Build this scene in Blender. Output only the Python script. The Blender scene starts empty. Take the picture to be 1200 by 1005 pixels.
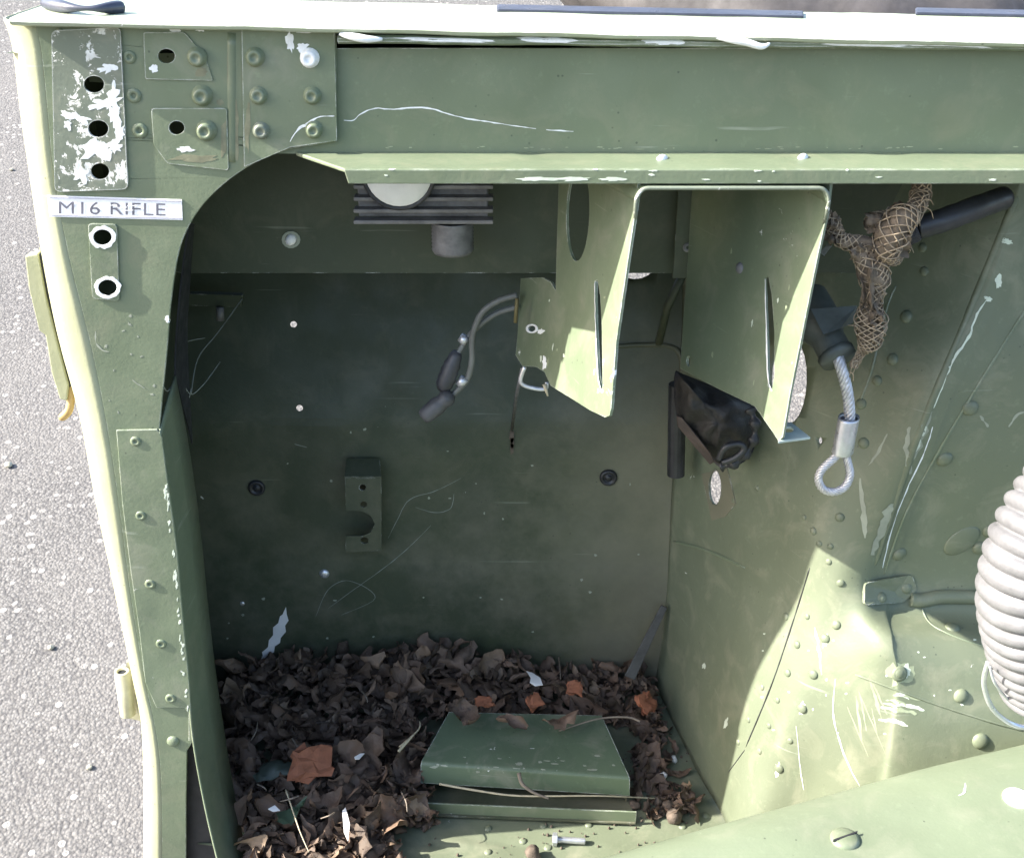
import bpy, bmesh, math, random
from mathutils import Vector, Matrix, noise
from mathutils.geometry import tessellate_polygon
from mathutils.bvhtree import BVHTree
R = math.radians
random.seed(7)
S = bpy.context.scene
COL = S.collection
# ------------------------------------------------------------------ camera, world, sun
H, CZ, PITCH, F = 0.66, 0.674, R(26), 1400.0      # camera stands H in front of the body face, CZ above the compartment floor
cam_d = bpy.data.cameras.new('camera'); cam = bpy.data.objects.new('camera', cam_d); COL.objects.link(cam)
cam.location = (0, -H, CZ); cam.rotation_euler = (R(90) - PITCH, 0, 0)
cam_d.sensor_width = 36; cam_d.lens = 36 * F / 1200; cam_d.clip_start = 0.02; cam_d.clip_end = 500
S.camera = cam
SUN = Vector((1.42, 0.16, -1.0)).normalized()      # travel direction of the light
elev = math.asin(-SUN.z)
w = bpy.data.worlds.new('World'); S.world = w; w.use_nodes = True
nt = w.node_tree; bg = nt.nodes['Background']
sky = nt.nodes.new('ShaderNodeTexSky'); sky.sky_type = 'NISHITA'; sky.sun_disc = False
sky.sun_elevation = elev; sky.sun_rotation = math.atan2(-SUN.x, -SUN.y)
sky.air_density = 1.0; sky.dust_density = 2.5; sky.ozone_density = 1.0
nt.links.new(sky.outputs[0], bg.inputs[0]); bg.inputs[1].default_value = 0.15
sl = bpy.data.lights.new('sun', 'SUN'); sl.energy = 4.9; sl.angle = R(0.5); sl.color = (1, 0.95, 0.86)
so = bpy.data.objects.new('sun', sl); COL.objects.link(so)
so.rotation_euler = SUN.to_track_quat('-Z', 'Y').to_euler(); so.location = (-1, -0.5, 2)
S.view_settings.view_transform = 'Standard'; S.view_settings.look = 'None'
S.view_settings.exposure = 1.84; S.view_settings.gamma = 1
S.cycles.max_bounces = 8; S.cycles.diffuse_bounces = 5

# ------------------------------------------------------------------ geometry helpers
CAM = Vector((0, -H, CZ)); FW = Vector((0, math.cos(PITCH), -math.sin(PITCH))); UP = Vector((0, math.sin(PITCH), math.cos(PITCH)))
def ray(u, v):
    return (FW * F + Vector((1, 0, 0)) * (u - 600) - UP * (v - 502.5)).normalized()
def P(u, v, Y=0.0):                    # point on the vertical plane Y
    d = ray(u, v); return CAM + d * ((Y + H) / d.y)
def PZ(u, v, z=0.0):                   # point on the level z
    d = ray(u, v); return CAM + d * ((z - CZ) / d.z)
def mm(u, v, Y=0.0):                   # size of one photo pixel at a point
    return (P(u, v, Y) - CAM).dot(FW) / F
def setp(o, label=None, cat=None, group=None, kind=None):
    if label: o['label'] = label
    if cat: o['category'] = cat
    if group: o['group'] = group
    if kind: o['kind'] = kind
    return o
def thing(name, loc, label, cat, group=None):
    o = bpy.data.objects.new(name, None); COL.objects.link(o); o.location = loc; o.empty_display_size = 0.02
    return setp(o, label, cat, group)
def wloc(o):
    v = Vector((0, 0, 0))
    while o: v += o.location; o = o.parent
    return v
def link(name, me, mat, parent=None, smooth=False, bevel=0, **kw):
    me.name = name
    if mat and not me.materials: me.materials.append(mat)
    o = bpy.data.objects.new(name, me); COL.objects.link(o)
    if parent:
        off = wloc(parent); o.parent = parent
        me.transform(Matrix.Translation(-off))
    if smooth:
        me.polygons.foreach_set('use_smooth', [True] * len(me.polygons))
    if bevel:
        m = o.modifiers.new('bevel', 'BEVEL'); m.width = bevel; m.segments = 2; m.limit_method = 'ANGLE'; m.angle_limit = R(35)
        m.harden_normals = False
    return setp(o, **kw)
def recalc(me):
    b = bmesh.new(); b.from_mesh(me); bmesh.ops.recalc_face_normals(b, faces=b.faces); b.to_mesh(me); b.free()
def mesh(vs, fs, rec=True):
    me = bpy.data.meshes.new('m'); me.from_pydata([tuple(v) for v in vs], [], fs); me.update()
    if rec: recalc(me)
    return me
def plane3(a, b, c):
    n = (b - a).cross(c - a).normalized()
    if n.dot(a - CAM) > 0: n = -n      # towards the camera
    return a, n
def on_plane(u, v, pl):
    d = ray(u, v); a, n = pl; return CAM + d * ((a - CAM).dot(n) / d.dot(n))
def YP(y): return (Vector((0, y, 0)), Vector((0, -1, 0)))
def ell(u, v, rx, ry=None, n=20, a=0):
    ry = ry or rx; o = []
    for i in range(n):
        t = 2 * math.pi * i / n; x, y = rx * math.cos(t), ry * math.sin(t)
        o.append((u + x * math.cos(a) - y * math.sin(a), v + x * math.sin(a) + y * math.cos(a)))
    return o
def slab3(loops, n, th):               # loops of 3D points (outer, holes...) on one plane; sheet of thickness th behind it
    tri = tessellate_polygon(loops); flat = [p for l in loops for p in l]; N = len(flat)
    vs = flat + [p - n * th for p in flat]
    fs = [tuple(t) for t in tri] + [tuple(i + N for i in reversed(t)) for t in tri]
    k = 0
    for l in loops:
        m = len(l)
        for i in range(m):
            a, b = k + i, k + (i + 1) % m; fs.append((a, b, b + N, a + N))
        k += m
    return mesh(vs, fs)
def sheet_me(outer, holes, pl, th, lift=0.0):
    a, n = pl; pl2 = (a + n * lift, n)
    return slab3([[on_plane(u, v, pl2) for u, v in l] for l in [outer] + list(holes)], n, th)
def cat(pts, n=8, closed=False):       # Catmull-Rom through tuples or vectors
    pts = [Vector(p) for p in pts]; m = len(pts); out = []
    rng = m if closed else m - 1
    for i in range(rng):
        if closed: a, b, c, d = pts[i - 1], pts[i], pts[(i + 1) % m], pts[(i + 2) % m]
        else: a, b, c, d = pts[max(i - 1, 0)], pts[i], pts[i + 1], pts[min(i + 2, m - 1)]
        for k in range(n):
            t = k / n
            out.append(0.5 * ((2 * b) + (c - a) * t + (2 * a - 5 * b + 4 * c - d) * t * t + (3 * b - a - 3 * c + d) * t ** 3))
    if not closed: out.append(pts[-1])
    return out
def tube_data(pts, r, seg=8, closed=False, caps=True):
    vs, fs = [], []; m = len(pts); prev = None
    for i, p in enumerate(pts):
        if closed: t = pts[(i + 1) % m] - pts[i - 1]
        else: t = pts[min(i + 1, m - 1)] - pts[max(i - 1, 0)]
        t = t.normalized() if t.length > 1e-9 else Vector((0, 0, 1))
        if prev is None:
            s = t.orthogonal().normalized()
        else:
            s = (prev - t * prev.dot(t)); s = s.normalized() if s.length > 1e-6 else t.orthogonal().normalized()
        prev = s; q = t.cross(s); rr = r[i] if isinstance(r, (list, tuple)) else r
        for k in range(seg):
            a = 2 * math.pi * k / seg; vs.append(p + (s * math.cos(a) + q * math.sin(a)) * rr)
    for i in range(m if closed else m - 1):
        j = (i + 1) % m
        for k in range(seg):
            l = (k + 1) % seg; fs.append((i * seg + k, i * seg + l, j * seg + l, j * seg + k))
    if caps and not closed:
        fs.append(tuple(range(seg - 1, -1, -1))); fs.append(tuple((m - 1) * seg + k for k in range(seg)))
    return vs, fs
class MB:
    def __init__(s): s.v = []; s.f = []
    def add(s, vs, fs):
        k = len(s.v); s.v += list(vs); s.f += [tuple(i + k for i in f) for f in fs]; return s
    def tube(s, pts, r, seg=8, closed=False): return s.add(*tube_data(pts, r, seg, closed))
    def box(s, c, ax, ay, az):         # half-axes vectors
        vs = [c + ax * i + ay * j + az * k for i in (-1, 1) for j in (-1, 1) for k in (-1, 1)]
        return s.add(vs, [(0, 1, 3, 2), (4, 6, 7, 5), (0, 4, 5, 1), (2, 3, 7, 6), (0, 2, 6, 4), (1, 5, 7, 3)])
    def lathe(s, c, n, prof, seg=14, sq=1.0, rot=0):   # prof: (radius, height) list from outside in
        n = n.normalized(); a = n.orthogonal().normalized(); b = n.cross(a); vs, fs = [], []
        for r, h in prof:
            for k in range(seg):
                t = 2 * math.pi * k / seg + rot; vs.append(c + n * h + (a * math.cos(t) + b * math.sin(t) * sq) * r)
        for i in range(len(prof) - 1):
            for k in range(seg):
                l = (k + 1) % seg; fs.append((i * seg + k, i * seg + l, (i + 1) * seg + l, (i + 1) * seg + k))
        fs.append(tuple((len(prof) - 1) * seg + k for k in range(seg)))
        return s.add(vs, fs)
    def me(s, rec=True): return mesh(s.v, s.f, rec)
def tubeo(name, pts, r, mat, parent=None, seg=8, closed=False, **kw):
    return link(name, MB().tube(pts, r, seg, closed).me(), mat, parent, True, **kw)
def bvh(me): 
    b = bmesh.new(); b.from_mesh(me); t = BVHTree.FromBMesh(b); b.free(); return t
def hit(tree, u, v):
    d = ray(u, v); p, n, i, t = tree.ray_cast(CAM, d)
    if p is None: return None, None
    if n.dot(d) > 0: n = -n
    return p, n

# ------------------------------------------------------------------ materials
def new_mat(name):
    m = bpy.data.materials.new(name); m.use_nodes = True; t = m.node_tree; return m, t, t.nodes['Principled BSDF']
def nd(t, typ, **kw):
    n = t.nodes.new(typ)
    for k, v in kw.items(): setattr(n, k, v)
    return n
def noise_n(t, vec, scale, detail=4, rough=0.55, dist=0):
    n = nd(t, 'ShaderNodeTexNoise'); n.inputs['Scale'].default_value = scale; n.inputs['Detail'].default_value = detail
    n.inputs['Roughness'].default_value = rough; n.inputs['Distortion'].default_value = dist
    t.links.new(vec, n.inputs['Vector']); return n.outputs['Fac']
def ramp(t, fac, a, b, lo=0.0, hi=1.0):
    n = nd(t, 'ShaderNodeMapRange'); n.inputs['From Min'].default_value = a; n.inputs['From Max'].default_value = b
    n.inputs['To Min'].default_value = lo; n.inputs['To Max'].default_value = hi; t.links.new(fac, n.inputs['Value']); return n.outputs[0]
def mixc(t, fac, a, b, typ='MIX'):
    n = nd(t, 'ShaderNodeMix', data_type='RGBA', blend_type=typ)
    for s, val in ((n.inputs[0], fac), (n.inputs[6], a), (n.inputs[7], b)):
        if isinstance(val, (int, float)): s.default_value = val
        elif isinstance(val, tuple): s.default_value = (*val, 1)
        else: t.links.new(val, s)
    return n.outputs[2]
def math_n(t, op, a, b=0.5):
    n = nd(t, 'ShaderNodeMath', operation=op)
    for s, val in ((n.inputs[0], a), (n.inputs[1], b)):
        if isinstance(val, (int, float)): s.default_value = val
        else: t.links.new(val, s)
    return n.outputs[0]
def scaled(t, vec, s, rot=(0, 0, 0)):
    n = nd(t, 'ShaderNodeMapping'); n.inputs['Scale'].default_value = s; n.inputs['Rotation'].default_value = rot
    t.links.new(vec, n.inputs['Vector']); return n.outputs[0]
def bump(t, bs, h, strength, dist):
    n = nd(t, 'ShaderNodeBump'); n.inputs['Strength'].default_value = strength; n.inputs['Distance'].default_value = dist
    t.links.new(h, n.inputs['Height']); t.links.new(n.outputs[0], bs.inputs['Normal'])
def paint(name, base, dirt=0.3, chip=0.0, edge=0.6, rough=0.42, dust=(0.30, 0.29, 0.23), scr=0.35, dusty=False):
    m, t, bs = new_mat(name)
    pos = nd(t, 'ShaderNodeNewGeometry').outputs['Position']
    c = mixc(t, ramp(t, noise_n(t, pos, 9, 5), 0.35, 0.7), base, tuple(x * 0.82 for x in base))
    c = mixc(t, ramp(t, noise_n(t, pos, 34, 6, 0.65, 0.6), 0.5, 0.78, 0, dirt), c, dust)
    c = mixc(t, ramp(t, noise_n(t, pos, 150, 5, 0.7), 0.58, 0.75, 0, dirt * 0.5), c, tuple(x * 1.9 for x in base))
    if dusty:      # dust in the rear right corner; lower down dust plus light falloff painted in
        sx = nd(t, 'ShaderNodeSeparateXYZ'); t.links.new(pos, sx.inputs[0])
        fx = ramp(t, math_n(t, 'ADD', sx.outputs[0], math_n(t, 'MULTIPLY', noise_n(t, pos, 11, 5, 0.7), 0.18)), 0.10, 0.24)
        fz = ramp(t, sx.outputs[2], 0.36, 0.20)
        c = mixc(t, math_n(t, 'MULTIPLY', math_n(t, 'MULTIPLY', fx, fz), 0.9), c, (0.21, 0.198, 0.138))
        fl_ = math_n(t, 'MULTIPLY', ramp(t, noise_n(t, pos, 16, 6, 0.7), 0.42, 0.68, 0, 0.65), ramp(t, sx.outputs[2], 0.34, 0.12))
        c = mixc(t, fl_, c, (0.13, 0.125, 0.09))
    # fine scratches in two directions
    for rot in ((0.3, 0.5, 0.4), (1.0, -0.5, 1.9)):
        f = noise_n(t, scaled(t, pos, (8, 8, 260), rot), 1.0, 3, 0.5, 0.25)
        msk = math_n(t, 'MULTIPLY', ramp(t, f, 0.70, 0.73, 0, scr), ramp(t, noise_n(t, pos, 22, 2), 0.5, 0.6))
        c = mixc(t, msk, c, (0.45, 0.47, 0.40))
    # dark specks
    vo = nd(t, 'ShaderNodeTexVoronoi'); vo.inputs['Scale'].default_value = 160; t.links.new(pos, vo.inputs['Vector'])
    sp = math_n(t, 'MULTIPLY', ramp(t, vo.outputs['Distance'], 0.13, 0.07, 0, 0.6), ramp(t, noise_n(t, pos, 40, 2), 0.57, 0.62))
    c = mixc(t, sp, c, (0.03, 0.035, 0.03))
    bare = None
    if chip:
        f = noise_n(t, pos, 95, 8, 0.72, 0.4); big = noise_n(t, pos, 14, 3)
        f2 = math_n(t, 'ADD', f, math_n(t, 'MULTIPLY', big, 0.45))
        bare = ramp(t, f2, 1.0 - chip * 0.25, 1.015 - chip * 0.25)
    if edge:
        bv = nd(t, 'ShaderNodeBevel', samples=4); bv.inputs['Radius'].default_value = 0.0011
        dp = nd(t, 'ShaderNodeVectorMath', operation='DOT_PRODUCT'); t.links.new(bv.outputs[0], dp.inputs[0])
        t.links.new(nd(t, 'ShaderNodeNewGeometry').outputs['Normal'], dp.inputs[1])
        e = ramp(t, dp.outputs['Value'], 0.97, 0.80)
        e = math_n(t, 'MULTIPLY', e, ramp(t, noise_n(t, pos, 60, 6, 0.7), 0.60 - edge * 0.25, 0.72 - edge * 0.25))
        bare = e if bare is None else math_n(t, 'MAXIMUM', bare, e)
    if bare is not None:
        c = mixc(t, bare, c, mixc(t, ramp(t, noise_n(t, pos, 200, 3), 0.4, 0.6), (0.55, 0.56, 0.53), (0.72, 0.74, 0.72)))
    t.links.new(c, bs.inputs['Base Color'])
    t.links.new(ramp(t, noise_n(t, pos, 28, 5, 0.6), 0.3, 0.7, rough - 0.1, rough + 0.14), bs.inputs['Roughness'])
    h = math_n(t, 'ADD', math_n(t, 'MULTIPLY', noise_n(t, pos, 12, 2), 6.0), math_n(t, 'ADD', math_n(t, 'MULTIPLY', noise_n(t, pos, 420, 2), 0.25), math_n(t, 'MULTIPLY', noise_n(t, pos, 70, 4), 0.5)))
    if bare is not None: h = math_n(t, 'SUBTRACT', h, math_n(t, 'MULTIPLY', bare, 0.5))
    bump(t, bs, h, 0.6, 0.0007)
    return m
G0 = (0.150, 0.185, 0.118)
M = {}
M['green'] = paint('green_paint', G0, 0.36, 0.0, 0.5, 0.42, (0.27, 0.26, 0.18))
M['green_worn'] = paint('worn_green_paint', G0, 0.45, 0.30, 0.7)
M['green_chip'] = paint('chipped_green_paint', (0.16, 0.185, 0.14), 0.6, 0.82, 1.0)
M['green_in'] = paint('shaded_interior_green_paint', (0.043, 0.056, 0.031), 0.5, 0.1, 0.3, 0.55, (0.11, 0.108, 0.07), 0.15, dusty=True)  # body green darkened; the compartment's shade is put into the colour
M['green_tub'] = paint('tub_green_paint', (0.140, 0.162, 0.107), 0.5, 0.15, 0.4, 0.5, (0.30, 0.29, 0.21), 0.22)
M['side_cream'] = paint('pale_cream_green_paint', (0.36, 0.37, 0.235), 0.3, 0.2, 0.3, 0.45, (0.42, 0.40, 0.28))  # cream outer paint, lifted in tone to carry sun on the rounded edge
M['sill'] = paint('sunlit_sill_green_paint', (0.170, 0.204, 0.138), 0.3, 0.1, 0.3)  # body green lifted a little; sun on the sill top is in the colour
M['green_tray'] = paint('tray_green_paint', (0.105, 0.148, 0.092), 0.5, 0.25, 0.8)
M['green_top'] = paint('sunlit_top_green_paint', (0.36, 0.41, 0.30), 0.5, 0.45, 0.6)  # body green made paler; the ledge's glare in the sun is painted in
def simple(name, base, rough=0.5, metal=0.0, var=0.3, scale=60, bmp=0.3, bscale=200, bdist=0.0005):
    m, t, bs = new_mat(name); pos = nd(t, 'ShaderNodeNewGeometry').outputs['Position']
    c = mixc(t, ramp(t, noise_n(t, pos, scale, 5, 0.65), 0.3, 0.7), tuple(x * (1 - var) for x in base), tuple(min(x * (1 + var), 1) for x in base))
    t.links.new(c, bs.inputs['Base Color']); bs.inputs['Metallic'].default_value = metal
    t.links.new(ramp(t, noise_n(t, pos, scale * 1.5, 4), 0.3, 0.7, max(rough - 0.1, 0.05), min(rough + 0.1, 1)), bs.inputs['Roughness'])
    if bmp: bump(t, bs, noise_n(t, pos, bscale, 4), bmp, bdist)
    return m
M['bare'] = simple('bare_white_primer', (0.74, 0.76, 0.76), 0.5, 0.0, 0.12, 250, 0.5, 500, 0.0003)
M['scratch'] = simple('pale_scratch', (0.55, 0.60, 0.50), 0.6, 0, 0.2)
M['pale'] = simple('dusty_scuff', (0.27, 0.29, 0.23), 0.7, 0, 0.2)
M['pale_lit'] = simple('rubbed_paint', (0.27, 0.305, 0.20), 0.6, 0, 0.2)
M['tape'] = simple('white_tape', (0.78, 0.78, 0.80), 0.35, 0, 0.05, 300, 0.1)
M['ink'] = simple('grey_ink', (0.13, 0.13, 0.16), 0.5, 0, 0.3)
M['ink_line'] = simple('faded_ink', (0.35, 0.34, 0.42), 0.5, 0, 0.3)
M['black'] = simple('black_rubber_and_shade', (0.022, 0.023, 0.026), 0.45, 0, 0.4)  # rubber parts, and sheets that stand in for dark gaps
M['seal'] = simple('blue_black_rubber_seal', (0.045, 0.05, 0.075), 0.35, 0, 0.3)
M['pouch'] = simple('dark_brown_leather', (0.014, 0.0125, 0.012), 0.6, 0, 0.6, 45, 0.9, 130, 0.0015)
M['grey_metal'] = simple('dull_grey_cast_metal', (0.155, 0.153, 0.155), 0.55, 0.2, 0.35, 90)
M['cable'] = simple('grey_cable_sheath', (0.13, 0.135, 0.125), 0.5, 0, 0.25)
M['plug'] = simple('dark_plug_plastic', (0.045, 0.047, 0.055), 0.45, 0, 0.3)
M['zinc'] = simple('zinc_metal', (0.62, 0.63, 0.66), 0.35, 0.7, 0.15, 120)
M['rope'] = simple('steel_wire_rope', (0.50, 0.50, 0.52), 0.42, 0.55, 0.25, 300)
M['rubber_grey'] = simple('grey_rubber_sleeve', (0.06, 0.07, 0.062), 0.6, 0, 0.3)
M['net'] = simple('brown_netting_fibre', (0.30, 0.235, 0.16), 0.8, 0, 0.45, 200)
M['net_in'] = simple('dirty_cloth_core', (0.13, 0.10, 0.07), 0.9, 0, 0.5, 90, 0.8, 200, 0.001)
M['hose'] = simple('light_grey_ribbed_plastic', (0.13, 0.13, 0.136), 0.42, 0, 0.22, 80)
M['web'] = simple('cobweb_silk', (0.22, 0.24, 0.21), 0.8, 0, 0.2)
M['hinge'] = simple('cream_yellow_paint', (0.36, 0.34, 0.235), 0.5, 0, 0.2)
M['orange'] = simple('orange_primer', (0.40, 0.27, 0.11), 0.5, 0, 0.3)
M['brick'] = simple('orange_terracotta', (0.27, 0.10, 0.05), 0.8, 0, 0.3, 120, 0.5)
M['twig'] = simple('dry_grey_twig', (0.20, 0.165, 0.13), 0.8, 0, 0.3)
M['straw'] = simple('pale_straw', (0.40, 0.36, 0.25), 0.8, 0, 0.3)
M['white'] = simple('white_flake', (0.75, 0.75, 0.73), 0.6, 0, 0.08)
M['dirt'] = simple('dried_mud', (0.11, 0.085, 0.065), 0.9, 0, 0.4, 150, 0.9, 300, 0.001)
M['tyre'] = simple('tyre_rubber', (0.05, 0.045, 0.045), 0.7, 0, 0.3)
M['strap'] = simple('dusty_dark_strip', (0.075, 0.075, 0.07), 0.6, 0, 0.4)
def leaf_mat():
    m, t, bs = new_mat('dead_leaf_brown'); oi = nd(t, 'ShaderNodeObjectInfo').outputs['Random']
    at = nd(t, 'ShaderNodeAttribute', attribute_name='tint').outputs['Fac']
    pos = nd(t, 'ShaderNodeNewGeometry').outputs['Position']
    r = nd(t, 'ShaderNodeValToRGB'); e = r.color_ramp.elements
    e[0].position = 0; e[0].color = (0.028, 0.018, 0.012, 1); e[1].position = 1; e[1].color = (0.25, 0.182, 0.122, 1)
    for p, c in ((0.3, (0.078, 0.048, 0.032)), (0.6, (0.122, 0.079, 0.054)), (0.85, (0.175, 0.105, 0.066))):
        x = r.color_ramp.elements.new(p); x.color = (*c, 1)
    f = math_n(t, 'FRACT', math_n(t, 'ADD', oi, at)); t.links.new(f, r.inputs[0])
    c = mixc(t, ramp(t, noise_n(t, pos, 140, 5, 0.7), 0.35, 0.7, 0, 0.7), r.outputs[0], (0.13, 0.098, 0.072))
    t.links.new(c, bs.inputs['Base Color']); bs.inputs['Roughness'].default_value = 0.7
    bump(t, bs, noise_n(t, pos, 350, 4, 0.7), 0.8, 0.0008); return m
M['leaf'] = leaf_mat()
def asphalt():
    m, t, bs = new_mat('asphalt'); pos = nd(t, 'ShaderNodeNewGeometry').outputs['Position']
    vo = nd(t, 'ShaderNodeTexVoronoi'); vo.inputs['Scale'].default_value = 230; t.links.new(pos, vo.inputs['Vector'])
    v2 = nd(t, 'ShaderNodeTexVoronoi'); v2.inputs['Scale'].default_value = 80; t.links.new(pos, v2.inputs['Vector'])
    g = nd(t, 'ShaderNodeSeparateColor'); t.links.new(vo.outputs['Color'], g.inputs[0])
    g2 = nd(t, 'ShaderNodeSeparateColor'); t.links.new(v2.outputs['Color'], g2.inputs[0])
    c = mixc(t, g.outputs[0], (0.085, 0.081, 0.078), (0.165, 0.159, 0.153))
    c = mixc(t, ramp(t, vo.outputs['Distance'], 0.42, 0.70, 0, 0.75), c, (0.05, 0.048, 0.05))
    stone = math_n(t, 'MULTIPLY', ramp(t, g2.outputs[1], 0.86, 0.90), ramp(t, v2.outputs['Distance'], 0.42, 0.34))
    c = mixc(t, stone, c, mixc(t, g2.outputs[2], (0.19, 0.18, 0.17), (0.42, 0.40, 0.37)))
    c = mixc(t, ramp(t, noise_n(t, pos, 2.5, 4), 0.35, 0.65, 0, 0.35), c, (0.155, 0.146, 0.138))
    t.links.new(c, bs.inputs['Base Color']); bs.inputs['Roughness'].default_value = 0.85
    h = math_n(t, 'SUBTRACT', 1.0, vo.outputs['Distance']); h = math_n(t, 'ADD', h, math_n(t, 'MULTIPLY', stone, 0.5))
    bump(t, bs, math_n(t, 'ADD', h, noise_n(t, pos, 300, 3)), 0.5, 0.0028); return m
M['asphalt'] = asphalt()

# ------------------------------------------------------------------ ground
SL = math.tan(R(14)); GZ = -0.52
vs, fs = [], []
for i in range(2):
    for j in range(2):
        x, y = (-40, 40)[i], (-8, 60)[j]; vs.append(Vector((x, y, GZ + y * SL)))
link('asphalt_ground', mesh(vs, [(0, 2, 3, 1)]), M['asphalt'], kind='structure', label='light grey sunlit asphalt with pale aggregate left of the vehicle')

for k_, (u_, v_, r_, l_) in enumerate(((10, 547, 0.012, 'pale yellowish pebble on the asphalt near the left picture edge'), (14, 200, 0.008, 'small pale pebble on the asphalt at the far upper left'), (60, 760, 0.008, 'small grey pebble on the asphalt left of the hinge'), (105, 900, 0.007, 'small light pebble on the asphalt at the lower left'))):
    d_ = ray(u_, v_); t_ = (GZ + CAM.y * SL - CAM.z) / (d_.z - d_.y * SL)
    b_ = bmesh.new(); bmesh.ops.create_icosphere(b_, subdivisions=2, radius=r_ * 0.55)
    for q_ in b_.verts: q_.co *= 1 + 0.35 * noise.noise(q_.co / (r_ * .55) + Vector((k_ * 3, 0, 0))); q_.co.z *= 0.7
    me_ = bpy.data.meshes.new('pebble'); b_.to_mesh(me_); b_.free(); me_.materials.append(simple('pale_pebble', (0.40, 0.37, 0.28), 0.8, 0, 0.2))
    o_ = bpy.data.objects.new('pebble', me_); COL.objects.link(o_); o_.location = CAM + d_ * t_ + Vector((0, 0, r_ * 0.4)); setp(o_, l_, 'pebble')
# ------------------------------------------------------------------ vehicle body
body = thing('vehicle_body', P(600, 500, 0.1) * 1.0, 'olive green military vehicle body with open stowage compartment, riveted panels and chipped paint', 'vehicle')
body.location = (0, 0.05, 0)
TREES = {}
def panel(name, me, mat, parent=body, bevel=0.0006, smooth=False, key=None, **kw):
    if key: TREES[key] = bvh(me)
    return link(name, me, mat, parent, smooth, bevel, **kw)

inner = [(40, 26), (48, 60), (56, 140), (62, 200), (80, 300), (105, 400), (125, 500), (140, 600), (153, 700), (170, 800), (183, 860), (189, 930), (190, 1060)]
outer = [(4, -6), (15, 60), (25, 140), (34, 205), (49, 310), (68, 400), (95, 500), (114, 600), (136, 700), (157, 800), (168, 860), (171, 930), (171, 1060)]
# corner face: gusset, column
arch = [(395, 166), (372, 170), (345, 174), (318, 182), (290, 196), (262, 216), (238, 240), (222, 264), (212, 288), (206, 315), (200, 360), (196, 410), (191, 460), (187, 501)]
face_outer = inner[:1] + [(220, 26), (392, 30)] + arch + [(205, 640), (216, 800), (219, 870), (218, 940), (218, 1060)] + list(reversed(inner[1:]))
holes_face = [(110, 99, 12, 10), (115, 151, 12, 10), (117, 201, 11, 9.5), (195, 66, 10, 8.5), (207, 150, 9, 8), (120, 278, 11, 10), (126, 337, 12, 10)]
hl = [ell(*h) for h in holes_face]
fine = [(q.x, q.y) for q in cat([(a, b, 0) for a, b in arch], 3)]
face_outer = [inner[0], (220, 26), (394, 32)] + fine + [(196, 560), (205, 640), (211, 720), (217, 800), (221, 832), (226, 868), (219, 880), (218, 940), (218, 1060)] + list(reversed([(q.x, q.y) for q in cat([(a, b, 0) for a, b in inner], 3)][1:]))
corner = panel('corner_panel', sheet_me(face_outer, hl, YP(0), 0.002), M['green'], key='face', bevel=0.0005)
# rounded body corner and outer side
pi_ = [(q.x, q.y) for q in cat([(a, b, 0) for a, b in inner], 4)]; po_ = [(q.x, q.y) for q in cat([(a, b, 0) for a, b in outer], 4)]
rows = []
RR = 0.022
for (ui, vi), (uo, vo_) in zip(pi_, po_):
    a = P(ui, vi, 0); b = P(uo, vi, RR * 0.8); row = []
    for k in range(9):
        t = R(90) * k / 8; row.append(Vector((a.x + (b.x - a.x) * math.sin(t), RR * (1 - math.cos(t)), a.z)))
    row.append(Vector((b.x, 0.12, a.z))); row.append(Vector((b.x + 0.004, 0.34, a.z)))
    rows.append(row)
def grid_me(rows, th=0.0):
    n, m = len(rows), len(rows[0]); vs = [p for r in rows for p in r]
    fs = [(i * m + j, i * m + j + 1, (i + 1) * m + j + 1, (i + 1) * m + j) for i in range(n - 1) for j in range(m - 1)]
    me = mesh(vs, fs)
    if th:
        b = bmesh.new(); b.from_mesh(me)
        b.faces.ensure_lookup_table(); nn = b.faces[len(b.faces) // 2].normal; c = b.faces[len(b.faces) // 2].calc_center_median()
        if nn.dot(c - CAM) > 0: bmesh.ops.reverse_faces(b, faces=b.faces)
        b.normal_update(); 
        disp = {v: v.normal.copy() for v in b.verts}
        top = list(b.faces); r = bmesh.ops.duplicate(b, geom=list(b.verts) + list(b.edges) + top)
        mp = r['vert_map']; 
        vm = {v: mp[v] for v in disp}
        for v, d in disp.items(): vm[v].co = v.co - d * th
        dup_faces = [f for f in r['geom'] if isinstance(f, bmesh.types.BMFace)]
        bmesh.ops.reverse_faces(b, faces=dup_faces)
        for e in [e for e in b.edges if e.is_boundary and e.verts[0] in vm and e.verts[1] in vm]:
            x, y = e.verts; f = e.link_faces[0]; 
            b.faces.new((x, y, vm[y], vm[x]))
        bmesh.ops.recalc_face_normals(b, faces=b.faces)
        b.to_mesh(me); b.free()
    return me
panel('body_side', grid_me(rows, 0.0015), M['side_cream'], smooth=True, bevel=0, key='side', label='rounded outer edge of the body lit pale by the sun')

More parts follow.
